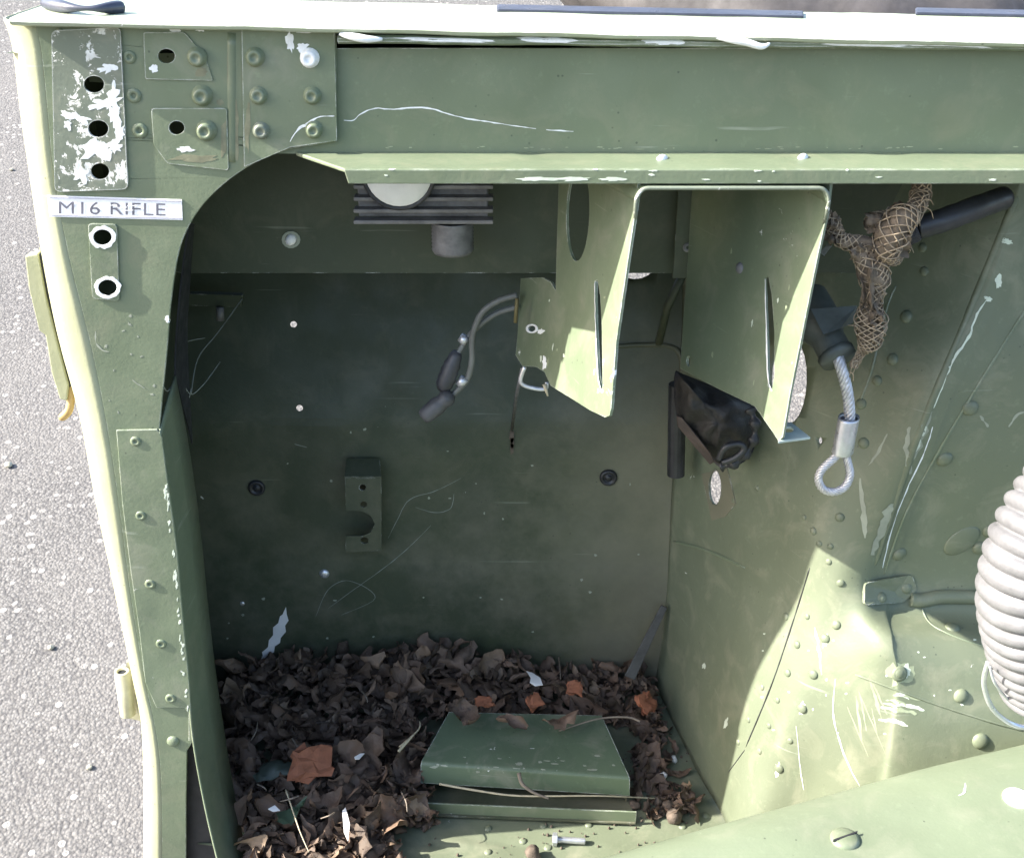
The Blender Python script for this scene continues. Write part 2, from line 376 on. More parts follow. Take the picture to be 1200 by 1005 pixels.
def cut_holes(me0, hs):
    cut = MB(); tr = bvh(me0)
    for u, v, rx, ry in hs:
        p, n = hit(tr, u, v)
        if p is None: continue
        k = len(cut.v); N = 20; d0 = 0.012
        for sg in (-1, 1):
            for q in ell(u, v, rx, ry, N):
                dd = ray(*q); pt = CAM + dd * ((p - CAM).dot(n) / dd.dot(n)); cut.v.append(pt + n * d0 * sg)
        cut.f += [tuple(k + i for i in range(N)), tuple(k + N + i for i in reversed(range(N)))] + [(k + i, k + (i + 1) % N, k + N + (i + 1) % N, k + N + i) for i in range(N)]
    tmp = bpy.data.objects.new('tmp', me0); COL.objects.link(tmp); cutter = bpy.data.objects.new('cutter', cut.me()); COL.objects.link(cutter)
    mod = tmp.modifiers.new('b', 'BOOLEAN'); mod.object = cutter; mod.operation = 'DIFFERENCE'; mod.solver = 'EXACT'
    bpy.context.view_layer.update()
    out = bpy.data.meshes.new_from_object(tmp.evaluated_get(bpy.context.evaluated_depsgraph_get()))
    bpy.data.objects.remove(tmp); bpy.data.objects.remove(cutter); return out
# top ledge and lips
zt = P(600, 36, -0.012).z; LS = -0.0205
def zbox(x0, x1, y0, y1, z0, z1):
    c = Vector(((x0 + x1) / 2, (y0 + y1) / 2, (z0 + z1) / 2)); 
    return MB().box(c, Vector(((x1 - x0) / 2, 0, 0)), Vector((0, (y1 - y0) / 2, 0)), Vector((0, 0, (z1 - z0) / 2)))
XL = P(22, 30, 0.0).x; XR = 0.55
xg = P(396, 50, 0).x
def strip_x(x0, x1, prof, n=60, wob=0.0006, seed=0.0, slope=0.0):   # profile (y,z) closed, run along x with slight dents
    rows_ = []
    for i in range(n + 1):
        x = x0 + (x1 - x0) * i / n
        d = noise.noise(Vector((x * 25, seed, 0))) * wob + noise.noise(Vector((x * 90, seed, 3))) * wob * 0.5
        rows_.append([Vector((x, y + d, z + d * 0.7 + slope * x)) for y, z in prof])
    m = len(prof); vs = [p for r in rows_ for p in r]; fs = []
    for i in range(n):
        for j in range(m):
            k = (j + 1) % m; fs.append((i * m + j, i * m + k, (i + 1) * m + k, (i + 1) * m + j))
    fs.append(tuple(range(m))); fs.append(tuple(n * m + j for j in range(m)))
    return mesh(vs, fs)
led = [(-0.008, zt - 0.0035), (-0.011, zt - 0.0025), (-0.012, zt - 0.001), (-0.0105, zt + 0.0005), (0.0, zt + 0.001), (0.088, zt + 0.001), (0.096, zt - 0.003), (0.098, zt - 0.05), (0.095, zt - 0.05), (0.093, zt - 0.0035)]
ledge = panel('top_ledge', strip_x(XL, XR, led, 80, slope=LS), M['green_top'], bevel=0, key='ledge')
zl0, zl1 = P(600, 54, -0.008).z, P(600, 44, -0.008).z
lip = [(0.001, zl1), (-0.006, zl1), (-0.008, zl1 - 0.0012), (-0.008, zl0 + 0.0012), (-0.006, zl0), (0.001, zl0)]
panel('rolled_lip', strip_x(xg + 0.001, XR, lip, 90, 0.0008, 5, slope=-0.010), M['green_worn'], bevel=0, key='lip')
# beam face and flange
zf = P(600, 178, 0.003).z; fy = -0.035
beam_me = strip_x(P(300, 100, 0).x, XR, [(0.003, zt - 0.011), (0.005, zt - 0.011), (0.005, zf - 0.001), (0.003, zf - 0.001)], 40, 0.0004, 2)
panel('beam_face', beam_me, M['green'], bevel=0, key='beam')
x345, x405 = P(345, 178, 0.0).x, P(404, 213, fy).x
zb = P(600, 215, fy).z
fl = [Vector((x345, 0.0028, zf)), Vector((XR, 0.0028, zf)), Vector((XR, fy, zf)), Vector((x405, fy, zf))]
panel('beam_flange', slab3([fl], Vector((0, 0, 1)), 0.0022), M['green'], bevel=0.0007, key='flange')
panel('flange_lip', slab3([[Vector((x405, fy - 0.0012, zf - 0.0003)), Vector((XR, fy - 0.0012, zf - 0.0003)), Vector((XR, fy - 0.0012, zb)), Vector((x405 + 0.002, fy - 0.0012, zb))]], Vector((0, -1, 0)), 0.0024), M['green'], bevel=0.0006, key='flip')
# white overpaint lumps on the flange
for u, v in ((776, 186), (941, 185)):
    p, n = hit(TREES['flange'], u, v)
    if p: link('paint_drip', MB().lathe(p, n, [(0.004, 0), (0.0035, 0.0012), (0.002, 0.002), (0.0006, 0.0023)], 10, 0.6).me(), M['bare'], body, True)
# sagging weld under the lip, black seal strips on the ledge
def ledge_box(name, u0, u1, v0, v1, h, mat, **kw):
    zt_ = zt + LS * PZ((u0 + u1) / 2, v1, zt).x
    a, b = PZ(u0, v1, zt_ + 0.001), PZ(u1, v1, zt_ + 0.001); c = PZ(u1, v0, zt_ + 0.001); d = PZ(u0, v0, zt_ + 0.001)
    for q_ in (a, b, c, d): q_.z += LS * (q_.x - (a.x + b.x) / 2)
    me = slab3([[p + Vector((0, 0, h)) for p in (a, b, c, d)]], Vector((0, 0, 1)), h + 0.0005)
    return link(name, me, mat, body, False, 0.0012, **kw)
ledge_box('rubber_seal', 582, 942, 12, 18, 0.0015, M['seal']); ledge_box('rubber_seal', 1072, 1300, 14, 20, 0.0015, M['seal'])
pts = cat([PZ(52, 4, zt + 0.009), PZ(80, 9, zt + 0.009), PZ(112, 10, zt + 0.009), PZ(142, 9, zt + 0.008)], 8)
tubeo('rubber_seal', pts, [0.0025 + 0.0012 * math.sin(i * 0.35) for i in range(len(pts))], M['seal'], body)

# doubler plates
def rrect(pts, r=5):
    out = []; n = len(pts)
    for i in range(n):
        p = Vector(pts[i]); a = Vector(pts[i - 1]); b = Vector(pts[(i + 1) % n])
        da = (a - p).normalized() * r; db = (b - p).normalized() * r
        for t in (0, 0.33, 0.67, 1):
            q = (1 - t) ** 2 * (p + da) + 2 * t * (1 - t) * p + t * t * (p + db); out.append((q.x, q.y))
    return out
def doubler(pts, holes, th, mat, r=5, key=None, name='doubler_plate', **kw):
    o = panel(name, sheet_me(rrect(pts, r), [ell(*h) for h in holes], YP(0), th, th), mat, corner, bevel=min(0.0005, th * 0.5), key=key, **kw)
    return o
doubler([(60, 36), (141, 32), (150, 222), (64, 225)], [(110, 99, 12, 10), (115, 151, 12, 10), (117, 201, 11, 9.5)], 0.0016, M['green_chip'], 7, 'd1', label='tall plate with three bolt holes and bare white primer')
doubler([(168, 38), (216, 38), (240, 66), (250, 95), (170, 93)], [(195, 66, 10, 8.5)], 0.0009, M['green_worn'], 3, 'd2')
doubler([(177, 127), (266, 127), (268, 200), (196, 192), (180, 170)], [(207, 150, 9, 8)], 0.0009, M['green_worn'], 4, 'd3')
doubler([(283, 34), (392, 36), (395, 165), (340, 173), (286, 196)], [], 0.0018, M['green_worn'], 2, 'd4', label='riveted gusset plate with white overspray at its top edge')
doubler([(103, 262), (137, 263), (140, 353), (108, 350)], [(120, 278, 11, 10), (126, 337, 12, 10)], 0.0014, M['green_worn'], 5, 'd5')
# soft joggle between the gusset and the column, cut-out at the top left
pts = [P(273, 38 + i * 15, 0.0034) for i in range(11)]
tubeo('pressed_ridge', pts, 0.0042, M['green'], corner, 12)
link('pressed_ridge', MB().tube(cat([P(70, 33, 0), P(74, 50, 0), P(90, 58, 0), P(112, 58, 0), P(126, 50, 0), P(128, 34, 0)], 5), 0.0014, 8).me(), M['green_chip'], corner, True)
# washers around the two lower holes
for u, v in ((120, 278), (126, 337)):
    me = sheet_me([(u + (15.5 + 2.2 * noise.noise(Vector((math.cos(t_) * 2, math.sin(t_) * 2, v)))) * math.cos(t_), v + (13.2 + 2.0 * noise.noise(Vector((math.cos(t_) * 3, math.sin(t_) * 3, v + 5)))) * math.sin(t_)) for t_ in [2 * math.pi * i_ / 36 for i_ in range(36)]], [ell(u, v, 10.8, 9, 24)], YP(0), 0.0004, 0.0018)
    link('washer', me, M['bare'], corner, False, 0.0003)

# bolts and rivets ------------------------------------------------
def bolt_me(r, kind='bolt'):
    if kind == 'bolt': prof = [(r * 1.0, 0), (r * 0.98, r * 0.16), (r * 0.80, r * 0.26), (r * 0.76, r * 0.62), (r * 0.60, r * 0.74), (r * 0.40, r * 0.72), (r * 0.32, r * 0.56), (r * 0.05, r * 0.54)]
    elif kind == 'dome': prof = [(r, 0), (r * 0.97, r * 0.12), (r * 0.84, r * 0.30), (r * 0.58, r * 0.45), (r * 0.25, r * 0.52), (r * 0.03, r * 0.53)]
    else: prof = [(r, 0), (r * 0.95, r * 0.22), (r * 0.6, r * 0.30), (r * 0.38, r * 0.26), (r * 0.30, -r * 0.1), (r * 0.02, -r * 0.1)]
    return prof
def fastener(tree, u, v, rpx, kind, mat, parent, name='rivet', **kw):
    p, n = hit(TREES[tree], u, v)
    if p is None: return None
    r = rpx * (p - CAM).dot(FW) / F
    tilt = Vector((random.uniform(-.05, .05), 0, random.uniform(-.05, .05)))
    return link(name, MB().lathe(p - n * 0.0002, n + tilt, bolt_me(r, kind), 16, random.uniform(0.93, 1), random.random()).me(), mat, parent, True, **kw)
for tr, u, v, r, mat in (('d2', 231, 67, 12, 'green'), ('face', 237, 112, 13, 'green'), ('d3', 242, 153, 13, 'green_worn'), ('d4', 299, 67, 12, 'green'), ('d4', 303, 112, 11, 'green_worn'), ('d4', 306, 153, 10.5, 'green_chip'), ('d4', 363, 68, 12, 'bare'), ('d4', 366, 112, 11, 'green'), ('d4', 368, 152, 11, 'green')):
    kw = {'label': 'bolt head with its paint chipped to bare white'} if mat == 'bare' else {}
    fastener(tr, u, v, r, 'bolt', M[mat], corner, 'bolt', **kw)
for u, v, r in ((152, 67, 8), (157, 112, 9), (164, 153, 9.5)): fastener('face', u, v, r, 'hollow', M['green'], corner)
# overlay plate on the column with its return into the compartment
ov = [(136, 504), (184, 503), (190, 512), (196, 560), (207, 640), (214, 720), (221, 790), (224, 832), (226, 868), (221, 868), (221, 836), (216, 829), (183, 829), (170, 800), (163, 740), (153, 670), (143, 590)]
overlay = panel('overlay_plate', sheet_me(ov, [], YP(0), 0.0016, 0.0016), M['green_worn'], bevel=0.0005, key='ov', label='pop-riveted cover plate along the column')
crease = [(188, 506, -0.0016), (196, 560, -0.0016), (207, 640, -0.0016), (214, 720, -0.0016), (221, 790, -0.0016), (226, 860, -0.003), (240, 940, -0.014), (256, 1010, -0.028), (268, 1060, -0.045)]
back = [(206, 440, 0.035), (221, 520, 0.045), (234, 610, 0.05), (243, 700, 0.052), (252, 780, 0.055), (262, 850, 0.052), (275, 930, 0.036), (290, 1006, -0.002), (300, 1060, -0.030)]
ca = [P(*q) for q in [(q.x, q.y, q.z) for q in cat(crease, 4)]]; cb = [P(*q) for q in [(q.x, q.y, q.z) for q in cat(back, 4)]]
rws = []
for a, b in zip(ca, cb):
    rws.append([a.lerp(b, t) + Vector((0.0, -0.003 * math.sin(math.pi * t), 0)) for t in (0, 0.04, 0.12, 0.3, 0.6, 1)])
panel('return_flange', grid_me(rws, 0.0012), M['green'], smooth=True, bevel=0, key='ret')
panel('void_shade', sheet_me([(205, 840), (232, 850), (249, 930), (266, 1010), (275, 1080), (205, 1080)], [], YP(0.012), 0.001), M['black'], bevel=0)  # black sheet added to paint the dark of the void beside the column
# upper lip of the return, behind the black slit
up = [P(*q) for q in [(q.x, q.y, q.z) for q in cat([(222, 262, 0.05), (213, 330, 0.045), (207, 400, 0.04), (206, 441, 0.035)], 5)]]
dn = [P(*q) for q in [(q.x, q.y, q.z) for q in cat([(228, 262, 0.075), (223, 330, 0.075), (220, 400, 0.075), (226, 520, 0.075)], 5)]]
panel('inner_strip', grid_me([[a, b] for a, b in zip(up, dn)], 0.001), M['black'], bevel=0)  # return lip turned black; shade behind the slit is put into its colour
for u, v in ((159, 517), (165, 604), (176, 684), (189, 754), (200, 818)): fastener('ov', u, v, 6.5, 'hollow', M['green'], overlay)
fastener('face', 203, 868, 8, 'dome', M['green_worn'], corner, 'bolt')

# ------------------------------------------------------------------ interior panels
def xw(u, v, Y): return P(u, v, Y).x
# compartment floor
fx0, fx1 = -0.275, 0.5
fl = [Vector((fx0, 0.203, 0)), Vector((fx1, 0.203, 0)), Vector((fx1, -0.26, 0)), Vector((fx0 + 0.02, -0.26, 0))]
n1 = 50
rws = [[Vector(((fx0 if j > 23 else -0.198) + (fx1 - (fx0 if j > 23 else -0.198)) * i / 60, -0.26 + 0.463 * j / 40, noise.noise(Vector((i * 0.35, j * 0.35, 1))) * 0.0012)) for i in range(61)] for j in range(41)]
floor_o = panel('compartment_floor', grid_me(rws, 0.0015), M['green_tub'], smooth=True, bevel=0, key='floor')
# back wall, three facets
XBL = xw(236, 560, 0.2) - 0.012; XBR = 0.131
Z490, Z655 = P(500, 490, 0.2).z, P(500, 655, 0.2).z
bw_holes = [(344, 380, 4, 3.6), (351, 478, 4, 3.6), (744, 302, 27, 25)]
ZT = P(500, 180, 0.27).z
prof_w = cat([(0.270, ZT, 0), (0.240, Z490 + (ZT - Z490) * 0.5, 0), (0.2065, Z490 + 0.010, 0), (0.2008, Z490 - 0.02, 0), (0.1998, (Z490 + Z655) / 2, 0), (0.1988, Z655 + 0.006, 0), (0.1974, Z655 - 0.014, 0), (0.1966, 0.08, 0), (0.197, 0.04, 0), (0.199, -0.001, 0)], 4)
me = grid_me([[Vector((XBL - 0.03 + (XBR + 0.06 - XBL) * i / 40, p.x + noise.noise(Vector((i * .3, p.x * 80, p.y * 14))) * 0.0009, p.y)) for i in range(41)] for p in prof_w], 0.0012)
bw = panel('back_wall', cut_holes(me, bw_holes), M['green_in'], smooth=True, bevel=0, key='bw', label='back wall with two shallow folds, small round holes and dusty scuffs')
TREES['bw2'] = TREES['bw']
hc = [hit(TREES['bw'], u + rx + 2, v)[0] for u, v, rx, ry in bw_holes[:2]]
off_ = wloc(body)
for pg in bw.data.polygons:
    if any((pg.center + off_ - c).length < 0.028 for c in hc): pg.use_smooth = False
# left inner wall
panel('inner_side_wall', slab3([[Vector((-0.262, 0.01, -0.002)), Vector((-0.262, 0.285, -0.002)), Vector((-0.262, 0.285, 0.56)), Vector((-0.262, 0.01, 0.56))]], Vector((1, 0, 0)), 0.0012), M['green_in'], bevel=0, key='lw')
# inner beam (rear rail seen under the flange)
YI = 0.10
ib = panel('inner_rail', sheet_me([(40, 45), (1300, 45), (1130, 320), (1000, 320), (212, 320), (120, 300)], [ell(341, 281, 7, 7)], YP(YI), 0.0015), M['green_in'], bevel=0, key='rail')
a = P(212, 320, YI); b = P(1000, 320, YI)
panel('rail_underside', slab3([[Vector((a.x, YI + 0.0015, a.z)), Vector((b.x, YI + 0.0015, a.z)), Vector((b.x, YI + 0.04, a.z)), Vector((a.x, YI + 0.04, a.z))]], Vector((0, 0, -1)), 0.0012), M['green_in'], bevel=0)
link('hole_daylight', MB().lathe(P(341, 281, YI), Vector((0, -1, 0.1)), [(0.0042, -0.001), (0.0040, 0.001), (0.0022, 0.0022), (0.0003, 0.0025)], 10, 0.85).me(), M['white'], ib, True, label='white disc standing in for daylight through a hole in the inner rail')  # white disc put in for daylight seen through the rail hole
link('washer', sheet_me(ell(341, 281, 11, 10, 14), [ell(341, 281, 7, 7)], YP(YI), 0.0005, 0.0008), M['pale'], ib)
# roof over the compartment: keeps the sky out from behind the beam
zr = zt - 0.035
panel('compartment_roof', grid_me([[Vector((x, y, z)) for x in (-0.272, 0.1, 0.55)] for y, z in ((0.0055, zt - 0.014), (0.09, zt - 0.016), (0.215, zr), (0.29, zr - 0.012))]), M['green_in'], bevel=0)
# upright channel behind the bracket, and its diagonal strut
panel('upright_channel', sheet_me([(797, 190), (950, 190), (945, 326), (788, 326)], [], YP(0.088), 0.0015), M['green_in'], bevel=0.0005, key='upr')
link('strut', MB().tube([P(800, 322, 0.15), P(782, 360, 0.16), P(772, 402, 0.185)], 0.003, 6).me(), M['green_in'], body, True)
fastener('upr', 806, 290, 6, 'hollow', M['grey_metal'], body, 'bolt')

# ------------------------------------------------------------------ tub wall, one continuous pressed surface
GRID = [
 [(800,150,.27),(800,330,.24),(797,430,.217),(788,560,.2),(783,640,.2),(777,720,.2),(767,803,.2)],
 [(905,150,.16),(893,330,.145),(880,450,.125),(865,585,.118),(855,668,.115),(835,765,.11),(811,892,.10)],
 [(1060,150,.110),(1022,330,.092),(985,460,.070),(945,615,.054),(923,700,.052),(874,800,.050),(840,943,.05)],
 [(1100,150,.096),(1062,330,.076),(1027,460,.054),(985,640,.034),(955,720,.028),(922,820,.016),(868,990,0.0)],
 [(1200,150,.056),(1148,330,.042),(1080,480,.030),(1015,655,.030),(992,735,.014),(972,812,.002),(925,1030,-.022)],
 [(1222,150,.053),(1172,330,.040),(1104,480,.029),(1038,680,.036),(1040,750,-.004),(1040,818,-.016),(1005,1030,-.045)],
 [(1300,150,.056),(1235,330,.044),(1165,480,.034),(1105,690,.041),(1098,752,.000),(1105,825,-.020),(1085,1040,-.06)],
 [(1500,150,.060),(1500,330,.047),(1500,480,.037),(1500,705,.043),(1500,800,-.005),(1500,890,-.03),(1500,1060,-.07)],
]
cols = []
for c in GRID:
    q = cat([P(*p) for p in c], 9); cols.append(q)
rws = []
for i in range(len(cols[0])):
    rws.append(cat([c[i] for c in cols], 9))
for r_ in rws:
    for k, p in enumerate(r_):
        r_[k] = p + Vector((0, noise.noise(p * 22) * 0.0015 + noise.noise(p * 60) * 0.0004, 0))
tub_me = grid_me(rws, 0.0014)
tub2 = cut_holes(tub_me, ((924, 446, 21, 50), (838, 571, 7, 20), (853, 583, 2, 4), (886, 474, 3.5, 6), (961, 516, 2.5, 4), (949, 388, 2, 4)))
tub = panel('tub_wall', tub2, M['green_tub'], smooth=True, bevel=0, key='tub', label='riveted inner tub wall curving out to a rounded sunlit step')
for u, v, r in ((1032,385,7.5),(1024,398,6),(1046,421,7.5),(1028,446,6.5),(1009,473,7),(1012,519,7),(984,606,6),(953,622,5),(960,637,4),(1062,371,8),(1137,478,10),(1107,538,10),(1054,649,9),(1135,510,0),
                (1031,700,8),(1061,692,8),(1116,735,9),(1054,789,8),(1126,815,9),(1149,868,10),(921,722,5),(934,755,5),(946,722,4),(923,788,5),(893,805,4),(911,820,4),(901,850,4),(877,843,4),(865,869,4),(926,868,4),(890,880,4),(838,943,5),(967,748,6),(953,790,6),(980,732,6),(966,750,0),(940,830,6),(913,900,6),(973,640,4),(1000,745,0),(942,606,4),(887,572,4),(860,586,4),(971,658,4),(985,683,5),(1081,290,6),(1110,310,0),(1083,318,6)):
    if r: fastener('tub', u, v, r, 'dome', M['green_tub'], tub)
p, n = hit(TREES['tub'], 1127, 633)
r = 0.012
link('round_patch', MB().lathe(p, n, [(r * 1.15, -0.0005), (r * 1.15, 0.0006), (r * 1.05, 0.0012), (r * 0.2, 0.0014)], 26, 0.62, 0).me(), M['green_tub'], tub, True)
for u, v in ((1160, 622), (1148, 642)): fastener('tub', u, v, 9, 'dome', M['green_tub'], tub)
fastener('tub', 1054, 789, 10, 'hollow', M['green_tub'], tub, 'bolt')
# ridges, seams and sealant on the tub
def path_on(tree, pts, off=0.0, n=6):
    out = []
    for q in cat([(a, b, 0) for a, b in pts], n):
        p, nn = hit(TREES[tree], q.x, q.y)
        if p is not None: out.append(p + nn * off)
    return out
def bead(tree, pts, r, mat, name, parent, off=0.0, wob=0.25, n=6, seg=6, **kw):
    q = path_on(tree, pts, off, n)
    if len(q) < 2: return
    rr = [r * (1 + wob * noise.noise(x * 120)) * (0.35 if i in (0, len(q) - 1) else 1) for i, x in enumerate(q)]
    return link(name, MB().tube(q, rr, seg).me(), mat, parent, True, **kw)
bead('tub', [(1192, 225), (1150, 330), (1092, 470), (1060, 560), (1024, 668)], 0.0030, M['green_tub'], 'pressed_ridge', tub, -0.0018, 0.1)
bead('tub', [(1250, 290), (1178, 400), (1105, 520), (1062, 600), (1036, 672)], 0.0010, M['green_worn'], 'seam', tub, 0, 0.3)
bead('tub', [(949, 665), (932, 720), (905, 800), (874, 875)], 0.0006, M['black'], 'seam', tub, 0, 0.6)
bead('tub', [(873, 878), (862, 893), (853, 905)], 0.0004, M['black'], 'seam', tub)
bead('tub', [(1050, 335), (1038, 365), (1022, 432), (1008, 470)], 0.0009, M['green_worn'], 'seam', tub, 0, 0.4)
bead('tub', [(790, 634), (830, 645), (873, 665)], 0.0014, M['green_worn'], 'seam', tub, 0, 0.4)
bead('tub', [(1002, 790), (1045, 806), (1100, 826), (1160, 845), (1200, 856)], 0.0008, M['green_tub'], 'seam', tub, 0, 0.3)
bead('tub', [(1080, 712), (1095, 734), (1150, 756), (1210, 765)], 0.0007, M['green_worn'], 'seam', tub, 0, 0.4)
# sealant lump and strap at the head of the step
link('sealant_patch', MB().tube(path_on('tub', [(1066, 702), (1080, 703), (1100, 699), (1130, 699), (1170, 700), (1215, 701)], 0.0005), 0.0052, 10).me(), M['green_tub'], tub, True)
def skin_patch(tree, pts, off, mat, name, parent, th=0.0003, **kw):
    if name == 'paint_chip': off = min(off, 0.00012); th = 0.00002     # thin patch laid on a curved surface
    loop = []
    for u, v in pts:
        p, n = hit(TREES[tree], u, v)
        if p is None: return None
        loop.append(p + n * off)
    c = sum(loop, Vector()) / len(loop)
    pc, nc = hit(TREES[tree], sum(p[0] for p in pts) / len(pts), sum(p[1] for p in pts) / len(pts))
    if nc is None: return None
    N = len(loop); mid = [l.lerp(c, 0.45) for l in loop]
    fixed = []
    for q in mid + [c]:
        d = (q - CAM).normalized(); p, n, i, t = TREES[tree].ray_cast(CAM, d)
        if p is None: fixed.append(q); continue
        if n.dot(d) > 0: n = -n
        fixed.append(p + n * (off + th))
    vs = [l - nc * (off + th) * 1.2 for l in loop] + loop + fixed
    fs = []
    for i in range(N):
        j = (i + 1) % N
        fs += [(i, j, N + j, N + i), (N + i, N + j, 2 * N + j, 2 * N + i), (2 * N + i, 2 * N + j, 3 * N)]
    return link(name, mesh(vs, fs), mat, parent, False, 0, **kw)
skin_patch('tub', rrect([(1012, 682), (1068, 672), (1074, 690), (1058, 706), (1012, 710)], 5), 0.0016, M['green_tub'], 'corner_gusset', tub, 0.0004)
for u, v in ((1031, 700), (1061, 688)):
    p, n = hit(TREES['tub'], u, v); link('rivet', MB().lathe(p + n * 0.0015, n, bolt_me(0.0042, 'dome'), 14).me(), M['green_tub'], tub, True)

# ------------------------------------------------------------------ wear: bare patches and scratches
def blob(u, v, w, h, a=0, seed=0, n=22, rough=0.45):
    out = []
    for i in range(n):
        t = 2 * math.pi * i / n; k = 1 + rough * noise.noise(Vector((math.cos(t) * 1.8, math.sin(t) * 1.8, seed * 3.7))) + rough * 0.6 * noise.noise(Vector((math.cos(t) * 5, math.sin(t) * 5, seed * 1.3)))
        x, y = w * k * math.cos(t), h * k * math.sin(t)
        out.append((u + x * math.cos(a) - y * math.sin(a), v + x * math.sin(a) + y * math.cos(a)))
    return out
def chip(tree, u, v, w, h, a=0, mat='bare', parent=corner, seed=None, off=0.00025, rough=0.6):
    seed = random.random() * 50 if seed is None else seed
    return skin_patch(tree, blob(u, v, w, h, a, seed, 22, rough), off, M[mat], 'paint_chip', parent, 0.0001)
for a in ((95, 85, 9, 4), (128, 80, 10, 5), (133, 110, 7, 16), (92, 116, 12, 5), (120, 122, 16, 6), (90, 137, 14, 5), (135, 135, 8, 12), (100, 150, 7, 6), (113, 176, 17, 10), (133, 172, 10, 9), (140, 155, 6, 12), (96, 204, 8, 8), (133, 208, 9, 8), (118, 186, 20, 5), (80, 145, 5, 5), (105, 165, 10, 6), (137, 60, 5, 18), (62, 28, 6, 4)):
    chip('d1', *a, random.uniform(-.4, .4), rough=0.9)
for a in ((333, 38, 26, 4), (355, 57, 8, 6), (340, 50, 5, 12), (305, 34, 20, 3)): chip('d4', *a, random.uniform(-.2, .3))
for tr, a in (('d2', (180, 80, 6, 5)), ('d3', (218, 175, 9, 3)), ('face', (196, 374, 3, 4)), ('d5', (126, 322, 12, 3))): chip(tr, *a, 0)
def scratch(tree, pts, w, mat='scratch', parent=corner, n=6, off=0.0002, name='scratch'):
    q = cat([(a, b, 0) for a, b in pts], n); L = []
    for a in q:
        p, nn = hit(TREES[tree], a.x, a.y)
        if p is not None: L.append((p, nn))
    if len(L) < 3: return
    vs, fs = [], []; m = len(L)
    for i, (p, nn) in enumerate(L):
        t = (L[min(i + 1, m - 1)][0] - L[max(i - 1, 0)][0]).normalized(); sd = t.cross(nn)
        k = math.sin(math.pi * (0.04 + 0.92 * i / (m - 1))) ** 0.5
        wl = w * k * (0.75 + 1.1 * noise.noise(p * 260)); wr = w * k * (0.75 + 1.1 * noise.noise(p * 260 + Vector((7, 0, 0))))
        vs += [p + sd * max(wl, w * .12) + nn * off, p - sd * max(wr, w * .12) + nn * off]
    for i in range(m - 1): fs.append((2 * i, 2 * i + 1, 2 * i + 3, 2 * i + 2))
    return link(name, mesh(vs, fs), M[mat], parent)
scratch('d4', [(340, 166), (346, 156), (352, 150), (364, 144)], 0.0011, 'bare')
scratch('d4', [(352, 150), (372, 138), (392, 136)], 0.0006, 'bare')
scratch('beam', [(403, 141), (414, 141), (422, 134), (440, 127), (462, 128), (490, 126), (510, 129), (530, 135), (552, 140), (575, 143), (600, 147), (628, 151)], 0.0005, 'bare', body)
scratch('beam', [(640, 152), (655, 153), (672, 154)], 0.0004, 'bare', body)
scratch('tub', [(1155, 352), (1143, 372), (1135, 395), (1118, 420), (1105, 450), (1094, 478)], 0.0010, 'scratch', tub)
scratch('tub', [(1091, 482), (1080, 510), (1066, 545)], 0.0032, 'pale', tub)
scratch('tub', [(1088, 490), (1078, 515), (1070, 532)], 0.0018, 'scratch', tub)
scratch('tub', [(1066, 500), (1062, 530), (1067, 555)], 0.0030, 'pale', tub)
scratch('tub', [(1045, 590), (1035, 615), (1022, 650)], 0.0042, 'pale', tub)
scratch('tub', [(1008, 560), (1012, 600), (1014, 630)], 0.0020, 'pale', tub)
scratch('tub', [(1093, 500), (1083, 530), (1062, 575), (1045, 620), (1034, 665)], 0.0007, 'bare', tub)
scratch('tub', [(1040, 508), (1030, 528), (1018, 545)], 0.0010, 'pale', tub)
scratch('tub', [(1148, 487), (1158, 500)], 0.0012, 'pale', tub); scratch('tub', [(1182, 500), (1192, 486), (1205, 480)], 0.001, 'pale', tub)
for i in range(9):
    u0, v0 = random.uniform(990, 1030), random.uniform(790, 830); L = random.uniform(30, 75); s = random.uniform(0.1, 0.5)
    scratch('tub', [(u0, v0), (u0 + L * s * 0.5, v0 + L * 0.5), (u0 + L * s, v0 + L)], random.uniform(0.0004, 0.0012), 'pale_lit', tub, off=0.0001)
for i in range(10):
    u0, v0 = random.uniform(1025, 1050), random.uniform(812, 845); L = random.uniform(15, 35)
    scratch('tub', [(u0, v0), (u0 + L * 0.5, v0 + 1), (u0 + L, v0 + 6)], random.uniform(0.0008, 0.002), random.choice(('scratch', 'pale_lit')), tub, off=0.0001)
scratch('tub', [(979, 795), (977, 840), (992, 890), (1010, 925)], 0.0007, 'scratch', tub)
scratch('tub', [(955, 735), (960, 760), (963, 790)], 0.0012, 'scratch', tub)
scratch('tub', [(933, 850), (938, 900), (942, 925)], 0.0005, 'scratch', tub)
for a in ((1180, 283, 6, 3), (1170, 330, 4, 8), (1158, 350, 4, 3), (940, 830, 4, 7), (851, 847, 2, 6), (912, 900, 4, 7), (825, 780, 2, 3), (967, 750, 3, 7)): chip('tub', *a, 0.2, 'scratch', tub)
chip('tub', 1054, 789, 16, 13, 0, 'pale_lit', tub, off=0.00005); chip('tub', 1062, 786, 5, 9, 0, 'scratch', tub)
for i in range(26):
    chip('tub', random.uniform(880, 1190), random.uniform(740, 860), random.uniform(0.7, 1.8), random.uniform(0.7, 1.6), 0, 'scratch', tub)
for i in range(16):
    u, v = random.uniform(95, 185), random.uniform(360, 495)
    if u > 95 + (v - 360) * 0.3: chip('face', u, v, random.uniform(0.8, 2.5), random.uniform(0.6, 2.2), random.random() * 3, 'pale')
scratch('face', [(112, 388), (113, 402), (120, 410), (128, 412)], 0.0007, 'pale'); scratch('face', [(155, 445), (162, 450), (170, 455)], 0.0005, 'pale')
for i in range(40):
    t = random.random(); chip('ov', 193 + t * 28 + random.uniform(-2, 2), 560 + t * 270, random.uniform(0.6, 1.6), random.uniform(1.0, 4.0), 0.1, 'scratch', overlay)
